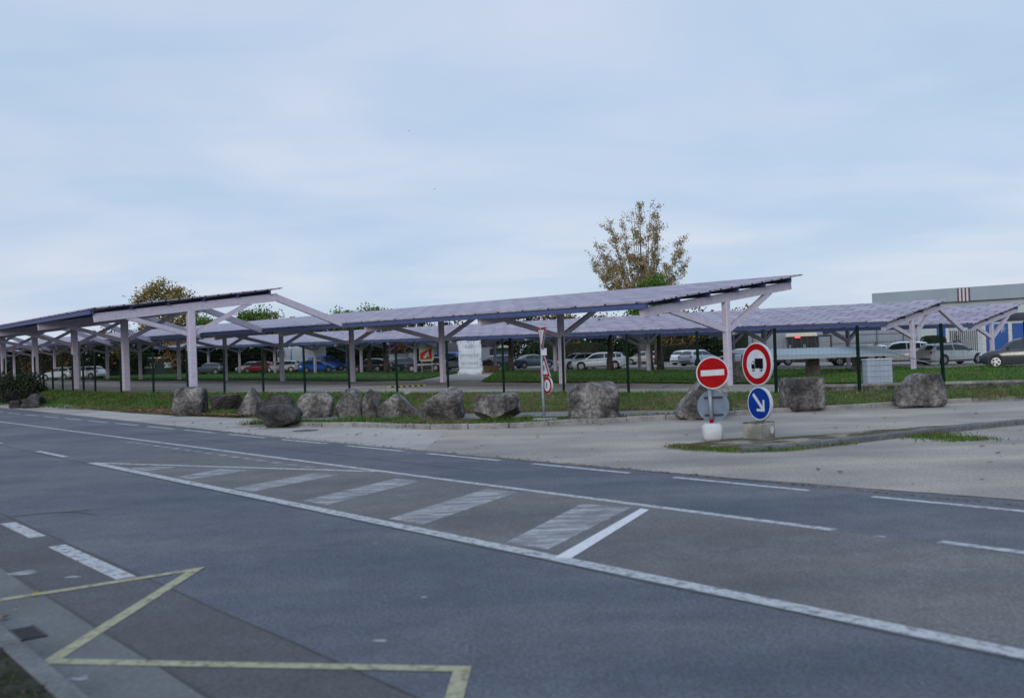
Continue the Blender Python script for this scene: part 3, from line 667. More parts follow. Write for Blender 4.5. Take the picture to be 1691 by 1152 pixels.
boulder('large tilted boulder at right beside a smaller one', 1497, 1561, 615, 670, 15, boxy=.28, ncut=2, cuts=(((-.75, 0, .6), .92),), base=.07)
boulder('dark slanting rock under the bush at far left', 38, 73, 649, 673, 17, 'rockd', cuts=(((-.8, 0, .6), .35),), base=.05)
boulder('small round rock at the edge of the bush at far left', 16, 36, 660, 674, 18, 'rockd', base=.03)
# ------------------------------------------------------------------ road signs
def sign_disc(t, name, c, r, yaw, layers, back=mt['alu'], th=.035):
    # yaw 0 faces the camera (-y); positive turns the face to the right
    n_ = Vector((math.sin(yaw), -math.cos(yaw), 0)); ax = Vector((math.cos(yaw), math.sin(yaw), 0)); az = Vector((0, 0, 1)); c = Vector(c)
    m = MB(); m.prism(disc(48, r), c - n_ * th, ax, az, n_ * th); m.prism(disc(48, r * .985), c - n_ * (th + .012), ax, az, n_ * .0115); o = m.build(name, back, t, angle=30)
    z = .0008
    for nm, poly, mm in layers:
        m = MB()
        for P in (poly if isinstance(poly[0], list) else [poly]): m.prism(P, c + n_ * z, ax, az, n_ * .002)
        m.build(nm, mm, o); z += .0025
    return o
g0 = gp(1177, 724, .03)
sg = thing('road_sign', 'red no entry sign above the grey back of another disc, on a white foot', 'road sign', (g0.x, g0.y, .0))
Y = g0.y; SX = lambda px, yy=Y: (px - CX) / FPX * yy - g0.x; SZ = lambda px, py, yy=Y: zpx(px, py, yy)
b = MB(); b.cbox((0, .02, .16), (.37, .34, .34), .06); bb = b.build('concrete_foot', mt['white'], sg, smooth=True)
tilt = math.tan(R(-2.0))
zt = SZ(1174, 600)
b = MB(); b.tube([(0, .06, .3), (-.035, .06, zt)], .032, 12); b.build('post', mt['sgrey'], sg, smooth=True)
b = MB(); b.tube([(0, .06, .33), (-.001, .06, .41)], .036, 12); b.build('red_collar', mt['sred'], sg, smooth=True)
zc = SZ(1174.5, 615.5); rr = 26.5 / FPX * Y
sign_disc(sg, 'no_entry_disc', (SX(1174.5), -.01, zc), rr, R(-6), [('white_rim', disc(48, rr * .985), mt['swhite']), ('red_face', disc(48, rr * .93), mt['sred']), ('white_bar', [(-.72 * rr, -.19 * rr), (.72 * rr, -.15 * rr), (.72 * rr, .21 * rr), (-.72 * rr, .17 * rr)], mt['swhite'])])
zc2 = SZ(1176, 671); b = MB(); b.prism(disc(48, rr), (SX(1176.5), .13, zc2), Vector((1, 0, 0)), Vector((0, 0, 1)), Vector((0, .02, 0)))
bk = b.build('sign_back', mt['sgrey'], sg, angle=30)
b = MB()
for dz in (.17, -.17): b.box((SX(1176.5), .105, zc2 + dz), (.36, .035, .035))
b.build('bracket', mt['trim'], bk)
b = MB(); b.tube([(0.004, .045, .41), (-.018, .045, zc2 + rr)], .036, 12); b.build('front_post', mt['galv'], sg, smooth=True)
# no lorries + keep right
g1 = gp(1256, 722, .03); Y = g1.y
sg = thing('road_sign', 'no lorries sign above a blue keep right arrow, on a stained concrete block', 'road sign', (g1.x, g1.y, 0))
SX = lambda px: (px - CX) / FPX * Y - g1.x; SZ = lambda px, py: zpx(px, py, Y)
b = MB(); b.cbox((0, .12, .15), (.46, .44, .32), .02, rz=R(38)); blk = b.build('concrete_foot', mt['conc'], sg, angle=30)
b = MB(); b.cbox((0, .12, .318), (.47, .41, .018), .005, rz=R(38)); b.build('stained_top', mt['concd'], blk)
b = MB(); cs, sn = math.cos(R(38)), math.sin(R(38)); b.prism(disc(20, .06, .9, 1.2), (.12 * cs + .2215 * sn, .12 + .12 * sn - .2215 * cs, .17), Vector((cs, sn, 0)), Vector((0, 0, 1)), Vector((sn, -cs, 0)) * .004); b.build('round_paint_mark', mt['alu'], blk)
yw = R(-62); nv = Vector((math.sin(yw), -math.cos(yw), 0)); pb_ = Vector((SX(1256), .12, 0))
za = SZ(1251, 601); zb_ = SZ(1252.5, 666.5); r1 = 36.0 / FPX * Y; r2 = 28 / FPX * Y
b = MB(); b.tube([(pb_.x + .02, pb_.y, .28), (pb_.x - .02, pb_.y, za + .3)], .038, 12); b.build('post', mt['galv'], sg, smooth=True)
truck = [[(-.10, -.20), (-.10, .26), (.44, .26), (.44, -.20)]]
cab = [[(-.34, -.20), (-.34, .0), (-.26, .14), (-.125, .14), (-.125, -.20)], [(-.125, -.17), (-.125, -.13), (-.10, -.13), (-.10, -.17)]]
wh_ = [[(x + r1 * 0, y) for x, y in disc(18, .095)] for _ in (0,)]
sc_ = lambda P: [(x * r1, y * r1) for x, y in P]
W1 = [(x - .22, y - .25) for x, y in disc(18, .095)]; W2 = [(x + .30, y - .25) for x, y in disc(18, .095)]
win = [(-.31, 0), (-.25, .10), (-.16, .10), (-.16, 0)]
ca = Vector((SX(1250.5), .12 - .02, za))
sign_disc(sg, 'no_lorries_disc', ca, r1, yw, [('white_rim', disc(48, r1 * .985), mt['swhite']), ('red_ring', disc(48, r1 * .94), mt['sred']), ('white_face', disc(48, r1 * .66), mt['swhite']), ('lorry_body', [sc_(truck[0]), sc_(cab[0]), sc_(cab[1]), sc_(W1), sc_(W2)], mt['sblack']), ('lorry_window', sc_(win), mt['swhite']), ('wheel_hub', [sc_([(x * .4 - .22 * .6, y * .4 - .25 * .6) for x, y in W1]), sc_([(x * .4 + .30 * .6, y * .4 - .25 * .6) for x, y in W2])], mt['swhite'])])
def arrow(r):
    # arrow towards lower right
    P = [(-.52, .52), (-.41, .62), (.32, -.16), (.32, .22), (.47, .22), (.47, -.46), (-.20, -.46), (-.20, -.31), (.19, -.31), (-.52, .45)]
    return [(x * r, y * r) for x, y in P]
cb = Vector((SX(1252), .10, zb_))
sign_disc(sg, 'keep_right_disc', cb, r2, yw, [('white_rim', disc(48, r2 * .985), mt['swhite']), ('blue_face', disc(48, r2 * .92), mt['sblue']), ('white_arrow', arrow(r2), mt['swhite'])], th=.05)
# narrow pole with signs seen nearly edge on
g2 = gp(899, 693, .12); Y = g2.y
sg = thing('road_sign', 'narrow pole of triangular and round red edged signs seen almost edge on', 'road sign', (g2.x, g2.y, .10))
SX = lambda px: (px - CX) / FPX * Y - g2.x; SZ = lambda px, py: zpx(px, py, Y) - .10
b = MB(); b.cbox((.02, .1, .02), (.6, .45, .07), .02); b.build('concrete_pad', mt['conc'], sg)
zt = SZ(898, 541); b = MB(); b.tube([(0, .05, 0), (-.01, .05, SZ(899, 650)), (.0, .05, zt)], .034, 10); b.build('post', mt['galv'], sg, smooth=True)
def tri_sign(name, c, h, w, yaw, up, layers):
    n_ = Vector((math.sin(yaw), -math.cos(yaw), 0)); ax = Vector((math.cos(yaw), math.sin(yaw), 0)); az = Vector((0, 0, 1)); c = Vector(c)
    T = lambda k, dy=0: [(-w / 2 * k, (-h / 2 if up else h / 2) * k + dy), (w / 2 * k, (-h / 2 if up else h / 2) * k + dy), (.03 * w, (h / 2 if up else -h / 2) * k + dy), (-.03 * w, (h / 2 if up else -h / 2) * k + dy)]
    m = MB(); m.prism(T(1), c, ax, az, n_ * .03); o = m.build(name, mt['galv'], sg)
    m = MB(); m.prism(T(.97), c + n_ * .031, ax, az, n_ * .002); m.build('red_border', mt['sred'], o)
    m = MB(); m.prism(T(.66, (-.06 if up else .06) * h), c + n_ * .0335, ax, az, n_ * .002); m.build('white_face', mt['swhite'], o)
    if layers:
        m = MB(); m.prism([(-.05 * w, -.22 * h), (.05 * w, -.22 * h), (.04 * w, .06 * h), (-.04 * w, .06 * h)], c + n_ * .036, ax, az, n_ * .002); m.build('black_mark', mt['sblack'], o)
    return o
tri_sign('give_way_triangle', (.03, -.02, (SZ(899, 540) + SZ(899, 577)) / 2), 36 / FPX * Y, .80, R(-76), False, 0)
b = MB(); b.box((.05, .0, (SZ(902, 575) + SZ(902, 586)) / 2), (.14, .03, .18)); b.build('plate', mt['swhite'], sg)
tri_sign('warning_triangle', (.07, -.02, (SZ(904, 588) + SZ(904, 621)) / 2), 33 / FPX * Y, .80, R(-72), True, 1)
rr = 13.5 / FPX * Y * 1.05
sign_disc(sg, 'round_sign', (.10, -.0, SZ(905, 636)), rr, R(-60), [('red_ring', disc(40, rr * .97), mt['sred']), ('white_face', disc(40, rr * .68), mt['swhite']), ('black_mark', [(-.1 * rr, -.3 * rr), (.05 * rr, -.3 * rr), (.05 * rr, .35 * rr), (-.1 * rr, .35 * rr)], mt['sblack'])])
# ------------------------------------------------------------------ banner, cabinet, shelter and small things
p = at(779, 36.6); bn = thing('banner', 'white laced banner with faint lettering hung on the mesh fence', 'banner', (p.x, p.y, zpx(779, 618, 36.6)), math.atan2(-.557, .83))
wd = 41 / FPX * 36.6 * 1.16; ht = 55.5 / FPX * 36.6; m = MB(); nx, nz = 20, 24; vs = []
for j in range(nz + 1):
    for i in range(nx + 1):
        u, v = i / nx, j / nz; y = -.14 + .012 * math.sin(u * 9 + v * 4) + .02 * noise.noise((u * 4, v * 4, 1)) + (.03 * math.exp(-((v - .17) / .03) ** 2))
        vs.append(((u - .5) * wd + .01 * math.sin(v * 11), y, v * ht + .012 * math.sin(u * 7)))
m.add(vs, [(j * (nx + 1) + i, j * (nx + 1) + i + 1, (j + 1) * (nx + 1) + i + 1, (j + 1) * (nx + 1) + i) for j in range(nz) for i in range(nx)])
clo = mat('white_banner_cloth', (.44, .48, .54), .7, .05, 5); o = m.build('cloth', clo, bn, smooth=True); sm = o.modifiers.new('thick', 'SOLIDIFY'); sm.thickness = .004
tm = mat('faint_grey_lettering', (.33, .36, .41), .7, .05, 5)
for tx, zz_, sz in (('SUJET', .84, .15), ('CONSTRUCTION', .58, .118), ('EN COURS', .33, .15)):
    me = textmesh(tx, sz); me.materials.clear(); me.materials.append(tm); link('lettering', me, bn, (0, -.185, zz_ * ht), (R(90), 0, 0))
m = MB()
for x_, z_ in ((-.35, .97), (-.05, .97), (.22, .97), (-.47, .7), (-.47, .42), (.46, .45), (.46, .28)): m.tube([(x_ * wd, -.185, z_ * ht), (x_ * wd, -.165, z_ * ht)], .018, 8)
m.build('eyelets', mt['maroon'], bn)
m = MB()
for x_, z_ in ((-.485, .95), (.48, .95), (-.485, .05), (.48, .06)): m.box((x_ * wd, -.17, z_ * ht), (.05, .03, .12))
m.build('corner_patches', mt['cream'], bn)
p = at(1447, 34); cb_ = thing('cabinet', 'pale grey boarded cabinet standing on the grass behind the fence', 'cabinet', (p.x, p.y, p.z))
hb = 46 / FPX * 34
m = MB()
for k in range(5): m.cbox((0, 0, hb * (k + .5) / 5), (.86, .45, hb / 5 - .006), .006)
m.build('boards', mat('pale_blue_grey_board', (.235, .28, .34), .6, .1, 3), cb_)
m = MB(); m.box((0, .02, hb / 2), (.82, .38, hb - .03)); m.box((0, 0, -.02), (.9, .4, .08)); m.build('core', mt['cladd'], cb_)
m = MB(); m.cbox((0, 0, hb + .018), (.92, .52, .035), .008); m.build('lid', mt['alu'], cb_)
# long low lean-to
a = at(1250, 42, 0); e = at(1492, 57, 0); z_top = .0
sh = thing('low_shelter', 'long low shelter with a pale corrugated sheet roof behind the squared boulder', 'shelter', (a.x, a.y, 0), math.atan2(e.y - a.y, e.x - a.x))
L = (e - a).length; za0 = zpx(1250, 589, 42); za1 = zpx(1492, 582, 57); zb0 = zpx(1250, 577, 43); zb1 = zpx(1492, 570, 58)
m = MB(); n = int(L / .22); vs = []
for i in range(n + 1):
    f = i / n; hh = -.15 + (.025 if i % 2 else 0)
    vs += [(L * f, 0, za0 + (za1 - za0) * f + .16 + hh), (L * f, 1.7, zb0 + (zb1 - zb0) * f + .16 + hh)]
m.add(vs, [(2 * i, 2 * i + 2, 2 * i + 3, 2 * i + 1) for i in range(n)]); o = m.build('roof_sheet', mt['polyc'], sh); o.modifiers.new('thick', 'SOLIDIFY').thickness = .02
m = MB(); m.beam((0, .03, za0 - .07), (L, .03, za1 - .07), .06, .17); m.build('fascia', mt['alu'], sh)
m = MB()
for k in range(12): f = (k + .5) / 12; m.beam((L * f, .05, za0 + (za1 - za0) * f - .05), (L * f, 1.65, zb0 + (zb1 - zb0) * f - .05), .05, .08)
m.build('joists', mt['cladd'], sh)
for f in (.42, .75):
    gx, gy = a.x + (e.x - a.x) * f, a.y + (e.y - a.y) * f; g_ = G(gx, gy); m = MB(); zt = za0 + (za1 - za0) * f - .03
    m.tube([(L * f, .9, g_ - .1), (L * f, .9, g_ + .25), (L * f, .9, zt)], [.46, .38, .30], 14); m.build('tapered_pier', mt['bark'], sh, smooth=True)
g_ = G(a.x, a.y); m = MB(); m.cbox((-.05, .9, (za0 + g_) / 2 - .12), (.9, 1.4, za0 - g_ - .12), .03); m.build('end_block', mt['concd'], sh)
m = MB(); m.tube([(L * .80, -.4, g_ + 1.0), (L * .93, -2.2, g_ + .1)], .03, 8); m.build('stay_pipe', mt['galv'], sh)
# emblem board
p = at(704, 92); eb = thing('sign_board', 'cream rounded board with a red patch and a white flame like mark', 'sign', (p.x, p.y, p.z))
k_ = 92 / FPX; bw = 24 * k_; bh = 25 * k_; zc = zpx(704, 584, 92) - p.z
m = MB(); m.prism(rrect(bw, bh, .22), (0, 0, zc), Vector((1, 0, 0)), Vector((0, 0, 1)), Vector((0, .12, 0))); bd = m.build('board', mt['cream'], eb)
m = MB(); m.prism([(-.44 * bw, -.36 * bh), (.36 * bw, -.36 * bh), (.36 * bw, .38 * bh), (-.44 * bw, .05 * bh)], (0, -.003, zc), Vector((1, 0, 0)), Vector((0, 0, 1)), Vector((0, -.01, 0))); m.build('red_patch', mt['redp'], bd)
fl = [(-.20, -.26), (-.05, -.30), (.02, -.20), (.08, -.12), (.16, -.22), (.20, -.14), (.13, -.02), (.16, .10), (.08, .20), (.06, .06), (-.02, .06), (-.10, -.04), (-.08, -.12), (-.22, -.14)]
m = MB(); m.prism([(x * bw, y * bh) for x, y in fl], (0, -.016, zc), Vector((1, 0, 0)), Vector((0, 0, 1)), Vector((0, -.008, 0))); m.build('white_mark', mt['swhite'], bd)
m = MB()
for x in (-.35, .35): m.box((x * bw, .19, zc / 2), (.1, .1, zc + bh * .5))
m.build('legs', mt['galv'], eb)
# red lettered shop sign
p = at(655, 122); rs = thing('shop_sign', 'red letter shaped shop sign on posts above the white van', 'sign', (p.x, p.y, p.z)); k_ = 122 / FPX
f_ = lambda P: [((x - 655) * k_, zpx(655, y, 122) - p.z) for x, y in P]
m = MB()
m.prism(f_([(645.5, 568), (658, 568.5), (659, 574.5), (652, 575), (651, 581), (646, 582)]), (0, 0, 0), Vector((1, 0, 0)), Vector((0, 0, 1)), Vector((0, .2, 0)))
m.prism(f_([(662, 573), (673, 568), (671, 572), (664, 575.5)]), (0, 0, 0), Vector((1, 0, 0)), Vector((0, 0, 1)), Vector((0, .2, 0)))
m.build('letters', mt['redp'], rs)
m = MB()
for x in (648, 668): m.box(((x - 655) * k_, .25, (zpx(655, 575, 122) - p.z) / 2), (.12, .12, zpx(655, 575, 122) - p.z))
m.build('posts', mt['galv'], rs)
# bus shelter, bin, planter, hump, mound
p = at(826, 118); bs = thing('bus_shelter', 'small glass shelter with a pale curved roof beside the dark estate car', 'shelter', (p.x, p.y, p.z)); k_ = 118 / FPX
m = MB(); m.rings([[(-1.35 + 2.7 * i / 8, y, 2.35 + .28 * math.sin(math.pi * i / 8)) for i in range(9)] + [(1.35, y, 2.3), (-1.35, y, 2.3)] for y in (-.8, .8)]); m.build('roof', mt['cream'], bs)
for x, y in ((-1.2, -.7), (1.2, -.7), (-1.2, .7), (1.2, .7)):
    m = MB(); m.box((x, y, 1.15), (.09, .09, 2.3)); m.build('post', mt['trim'], bs)
m = MB(); m.box((0, .7, 1.25), (2.3, .03, 1.9)); m.box((-1.2, 0, 1.25), (.03, 1.3, 1.9)); m.build('glass_wall', mt['bluegl'], bs)
p = at(832, 86); bi = thing('litter_bin', 'green litter bin beside a tree trunk', 'bin', (p.x, p.y, p.z))
m = MB(); m.tube([(0, 0, .05), (0, 0, .62)], [.24, .27], 14)
for k in range(14): a_ = 6.283 * k / 14; m.box((.265 * math.cos(a_), .265 * math.sin(a_), .34), (.05, .05, .56), rz=a_)
m.build('slatted_drum', mat('bin_green', (.03, .12, .02), .6, .1, 5), bi); m = MB(); m.tube([(0, 0, .62), (0, 0, .68)], [.3, .3], 14); m.tube([(0, 0, 0), (0, 0, .06)], [.2, .2], 12); m.build('rim', mt['trim'], bi)
p = at(810, 84); pl = thing('timber_planter', 'weathered brown timber planter beside the white banner', 'planter', (p.x, p.y, p.z))
m = MB()
for k in range(9): m.cbox((-.55 + k * .138, -.35, .28), (.125, .07, .6 + .03 * math.sin(k * 2.1)), .01)
for y in (-.1, .2): m.cbox((.6, y, .28), (.07, .26, .58), .01); m.cbox((-.6, y, .28), (.07, .26, .58), .01)
m.build('planks', mt['wood'], pl); m = MB(); m.box((0, 0, .26), (1.12, .55, .5)); m.build('soil', mt['soil'], pl)
a = lot(640, 640); e = lot(702, 637.5); hb_ = thing('speed_bump', 'yellow and black speed bump across the car park lane', 'speed bump', a, math.atan2(e.y - a.y, e.x - a.x)); L = (e - a).length
ym = mat('bump_yellow', (.42, .34, .06), .7, .1, 6); m = MB(); m2 = MB(); n = 13
for k in range(n): (m if k % 2 else m2).cbox((L * (k + .5) / n, 0, .03 + (e.z - a.z) * (k + .5) / n), (L / n - .01, .30, .07), .02)
m.build('black_segments', mt['trim'], hb_); m2.build('yellow_segments', ym, hb_)
p = lot(712, 613); m = MB(); m.add([Vector((v.x * .45, v.y * .4, max(0, v.z) * .16 + .03 * noise.noise(v * 3))) for v in ICO[0]], ICO[1]); tag(m.build('soil_mound', mt['wood'], smooth=True, loc=(p.x, p.y, p.z + .03)), 'small brown mound of soil on the lawn', 'mound')
# yellow mushroom light and white lattice frame far off
p = at(1138, 128); rk = thing('storage_frame', 'white lattice frame standing among the trees behind the silver hatchbacks', 'frame', (p.x, p.y, p.z)); m = MB()
for k in range(6): m.box((0, 0, .5 + k * .42), (2.2, .08, .09))
for k in range(4): m.box((-1.05 + k * .7, .0, 1.5), (.08, .1, 3.0))
m.build('lattice', mt['white'], rk)
for px_, py_, lb in ((718, 312, 'lower of the two tiny birds in the sky'), (675.5, 216.5, 'upper of the two tiny birds in the sky')):
    d = ray(px_, py_); p = EYE + d * 110; m = MB(); m.tube([(-.16, 0, 0), (-.05, 0, .02), (.08, 0, .02), (.2, 0, 0)], [.01, .05, .05, .01], 8)
    for s_ in (-1, 1): m.add([(-.06, 0, .03), (.06, 0, .03), (.02, s_ * .2, .11), (-.05, s_ * .22, .11), (-.06, s_ * .40, .04)], [(0, 1, 2, 3), (3, 2, 4)])
    o = m.build('bird', mt['trim'], loc=p); o.rotation_euler = (0, 0, .5); o.scale = (.5, .5, .5); tag(o, lb, 'bird', 'birds in the sky')
# ------------------------------------------------------------------ cars
PROF = dict(
 hatch=(4.05, 1.74, .315, .19, .80, [(0, .46, .48, .70), (.02, .60, .62, .86), (.10, .75, .77, .95), (.235, .87, .89, 1), (.265, .89, .92, 1), (.43, .92, 1.38, 1), (.56, .93, 1.45, 1), (.78, .95, 1.42, 1), (.89, .96, 1.33, .99), (.972, .95, 1.00, .96), (1, .72, .74, .88)], (4, 5), (8, 9)),
 estate=(4.75, 1.80, .325, .19, .79, [(0, .46, .48, .70), (.02, .60, .62, .86), (.10, .74, .76, .95), (.225, .86, .88, 1), (.255, .88, .91, 1), (.40, .91, 1.38, 1), (.52, .93, 1.46, 1), (.80, .96, 1.44, 1), (.90, .97, 1.36, .99), (.98, .96, 1.00, .96), (1, .70, .72, .90)], (4, 5), (8, 9)),
 sedan=(4.55, 1.78, .32, .19, .79, [(0, .46, .48, .70), (.02, .60, .62, .86), (.10, .74, .76, .95), (.235, .85, .87, 1), (.265, .87, .90, 1), (.41, .90, 1.35, 1), (.52, .92, 1.43, 1), (.68, .93, 1.38, 1), (.74, .94, 1.28, 1), (.86, .95, .98, .97), (.975, .93, .95, .93), (1, .62, .64, .86)], (4, 5), (8, 9)),
 suv=(4.45, 1.86, .36, .19, .79, [(0, .56, .58, .74), (.02, .76, .78, .88), (.10, .92, .94, .96), (.22, 1.01, 1.03, 1), (.25, 1.03, 1.06, 1), (.39, 1.06, 1.57, 1), (.52, 1.07, 1.66, 1), (.80, 1.11, 1.62, 1), (.90, 1.13, 1.52, .99), (.972, 1.12, 1.17, .96), (1, .85, .87, .9)], (4, 5), (8, 9)),
 van=(4.7, 1.92, .34, .18, .80, [(0, .56, .58, .74), (.02, .78, .80, .88), (.10, .98, 1.0, .96), (.19, 1.08, 1.10, 1), (.21, 1.10, 1.13, 1), (.34, 1.13, 1.78, 1), (.44, 1.14, 1.90, 1), (.80, 1.14, 1.92, 1), (.93, 1.14, 1.90, 1), (.985, 1.12, 1.80, .98), (1, .80, 1.2, .95)], (4, 5), (8, 9)))
CARM = {}
def interp(st, x, k):
    for a, b in zip(st, st[1:]):
        if a[0] <= x <= b[0]: return a[k] + (b[k] - a[k]) * (x - a[0]) / (b[0] - a[0])
    return st[-1][k]
def carmeshes(kind, side_glass=True):
    key = (kind, side_glass)
    if key in CARM: return CARM[key]
    L, W, wr_, fx, rx, st, ws, rs_ = PROF[kind]; hw = W / 2; X = lambda f: L / 2 - f * L; out = {}
    def ring(s_):
        f, zs, zr, k = s_; w_ = hw * k; tall = zr - zs > .1; wt = hw * (.70 if tall else .80) * k; zb = .20 if .04 < f < .97 else .30
        if tall: wt = hw * .93 - (zr - zs) * .38
        P = [(.84 * w_, zb), (.97 * w_, zb + .10), (w_, (zb + zs) * .5), (.985 * w_, zs - .08), (.93 * w_, zs), (wt, zr - (.07 if tall else .012)), (wt * .80, zr)]
        return [(X(f), y, z) for y, z in P] + [(X(f), -y, z) for y, z in reversed(P)]
    st2 = []
    for a, b in zip(st, st[1:]):
        st2.append(a)
        if b[0] - a[0] > .09: st2.append(tuple((a[i] + b[i]) / 2 + (.012 if i == 2 and a[2] > 1.2 and b[2] > 1.2 else 0) for i in range(4)))
    st2.append(st[-1])
    m = MB(); m.rings([ring(s_) for s_ in st2]); out['body'] = m
    def tall(s_): return s_[2] - s_[1] > .1
    def sidept(f, z, off=.014):
        zs = interp(st, f, 1); zr = interp(st, f, 2); k = interp(st, f, 3); wt = hw * .93 - (zr - zs) * .38; y0 = .93 * hw * k; zt = zr - .07
        t_ = (z - zs) / max(.05, zt - zs); return (X(f), y0 + (wt - y0) * t_ + off, z)
    def sidewin(f0, f1):
        up, lo = [], []; n = 10
        for i in range(n + 1):
            f = f0 + (f1 - f0) * i / n; zs = interp(st, f, 1) + .035; zt = interp(st, f, 2) - .115
            if zt < zs + .03: zt = zs + .03
            lo.append(sidept(f, zs)); up.append(sidept(f, zt))
        return lo, up
    fa = st[ws[0]][0] + .07; fb = st[rs_[0]][0] + (.0 if kind != 'sedan' else -.01)
    fm = (fa + fb) / 2 - .01
    segs = [(fa, fm - .008), (fm + .008, fb - .10), (fb - .088, fb)] if kind in ('estate', 'suv') else [(fa, fm - .008), (fm + .008, fb)]
    if kind == 'van': segs = [(fa, .46)] if not side_glass else [(fa, .46), (.48, .70), (.72, .92)]
    out['side'] = []
    for sgn in (1, -1):
        for f0, f1 in segs:
            lo, up = sidewin(f0, f1); m = MB(); n = len(lo)
            V = [(x, y * sgn, z) for x, y, z in lo + up]; m.add(V, [(i, i + 1, n + i + 1, n + i) if sgn < 0 else (n + i, n + i + 1, i + 1, i) for i in range(n - 1)]); out['side'].append(m)
    def cross(a, b, fr0, fr1, sh):
        A_, B_ = ring(st[a]), ring(st[b]); V = []
        nrm = Vector((B_[6][0] - A_[6][0], 0, B_[6][2] - A_[6][2])); nrm = Vector((-nrm.z, 0, nrm.x)).normalized() * sh
        if nrm.z < 0: nrm = -nrm
        for fr in (fr0, (fr0 + fr1) / 2, fr1):
            for yk, idx in ((.93, 5), (.55, 6), (0, 6), (-.55, 6), (-.93, 5)):
                p = Vector(A_[idx]).lerp(Vector(B_[idx]), fr); V.append((p.x + nrm.x, p.y * (1 if idx == 5 else 1) * yk / (1 if idx == 5 else 1), p.z + nrm.z))
        m = MB(); m.add(V, [(j * 5 + i, j * 5 + i + 1, (j + 1) * 5 + i + 1, (j + 1) * 5 + i) for j in range(2) for i in range(4)]); return m
    out['windscreen'] = cross(ws[0], ws[1], .10, .93, .03)
    out['rear'] = cross(rs_[0], rs_[1], .10, .90, .03)
    if kind == 'van':
        m = MB(); m.quad((-L / 2 + .055, -.62, 1.2), (-L / 2 + .055, .62, 1.2), (-L / 2 + .11, .56, 1.68), (-L / 2 + .11, -.56, 1.68)); out['rear'] = m
    m = MB(); m.tube([(0, -.1, 0), (0, .1, 0)], wr_, 20); out['wheel'] = m
    m = MB(); rr = wr_ * .66
    m.tube([(0, .085, 0), (0, .104, 0)], rr * .35, 10)
    for k in range(5):
        a = 6.283 * k / 5; m.beam((0, .102, 0), (rr * math.cos(a), .1, rr * math.sin(a)), .085, .014, up=(0, 1, 0))
    for k in range(20):
        a, b = 6.283 * k / 20, 6.283 * (k + 1) / 20; m.quad((rr * math.cos(a), .103, rr * math.sin(a)), (rr * math.cos(b), .103, rr * math.sin(b)), (rr * .82 * math.cos(b), .106, rr * .82 * math.sin(b)), (rr * .82 * math.cos(a), .106, rr * .82 * math.sin(a)))
    out['rim'] = m
    m = MB(); m.tube([(0, -.012, 0), (0, .012, 0)], wr_ * 1.17, 24); out['arch'] = m
    m = MB(); m.cbox((0, 0, 0), (.16, .34, .12), .03); out['head'] = m
    m = MB(); m.cbox((0, 0, 0), (.12, .20, .20 if kind != 'van' else .36), .03); out['tail'] = m
    m = MB(); m.cbox((0, 0, 0), (.02, .50, .11), .004); out['plate'] = m
    m = MB(); m.cbox((0, 0, 0), (.12, .18, .12), .03); out['mirror'] = m
    m = MB(); m.cbox((0, 0, 0), (.06, 1.05, .17), .02); out['grille'] = m
    m = MB(); m.cbox((0, 0, 0), (L * .52, .03, .07), .01); out['sill'] = m
    m = MB(); m.cbox((0, 0, 0), (.16, .025, .03), .006); out['handle'] = m
    m = MB(); m.tube([(L * .12, 0, 0), (L * .10, 0, .05), (-L * .27, 0, .05), (-L * .29, 0, 0)], .02, 6); out['rail'] = m
    m = MB(); m.cbox((0, 0, 0), (.08, W * .78, .13), .03); out['bumper'] = m
    g = dict(windscreen=mt['glass'], rear=mt['glass'], wheel=mt['tyre'], rim=mt['rim'], arch=mt['trim'], head=mt['lamp'], tail=mt['tail'], plate=mt['plate'], mirror=mt['trim'], grille=mt['trim'], sill=mt['trim'], handle=mt['trim'], rail=mt['trim'], bumper=mt['trim'])
    for k, v in g.items(): out[k] = out[k].mesh(k, v, angle=35)
    out['side'] = [m.mesh('side_window', mt['glass'], smooth=True) for m in out['side']]
    out['body'] = out['body'].mesh('body', mt['white'], angle=32)
    CARM[key] = out; return out
PAINT = {}
def paint(name, c, rough=.22):
    if name not in PAINT:
        m = mat('car_paint_' + name, c, rough, .04, 2, spec=.5); m.node_tree.nodes['Principled BSDF'].inputs['Coat Weight'].default_value = .5; PAINT[name] = m
    return PAINT[name]
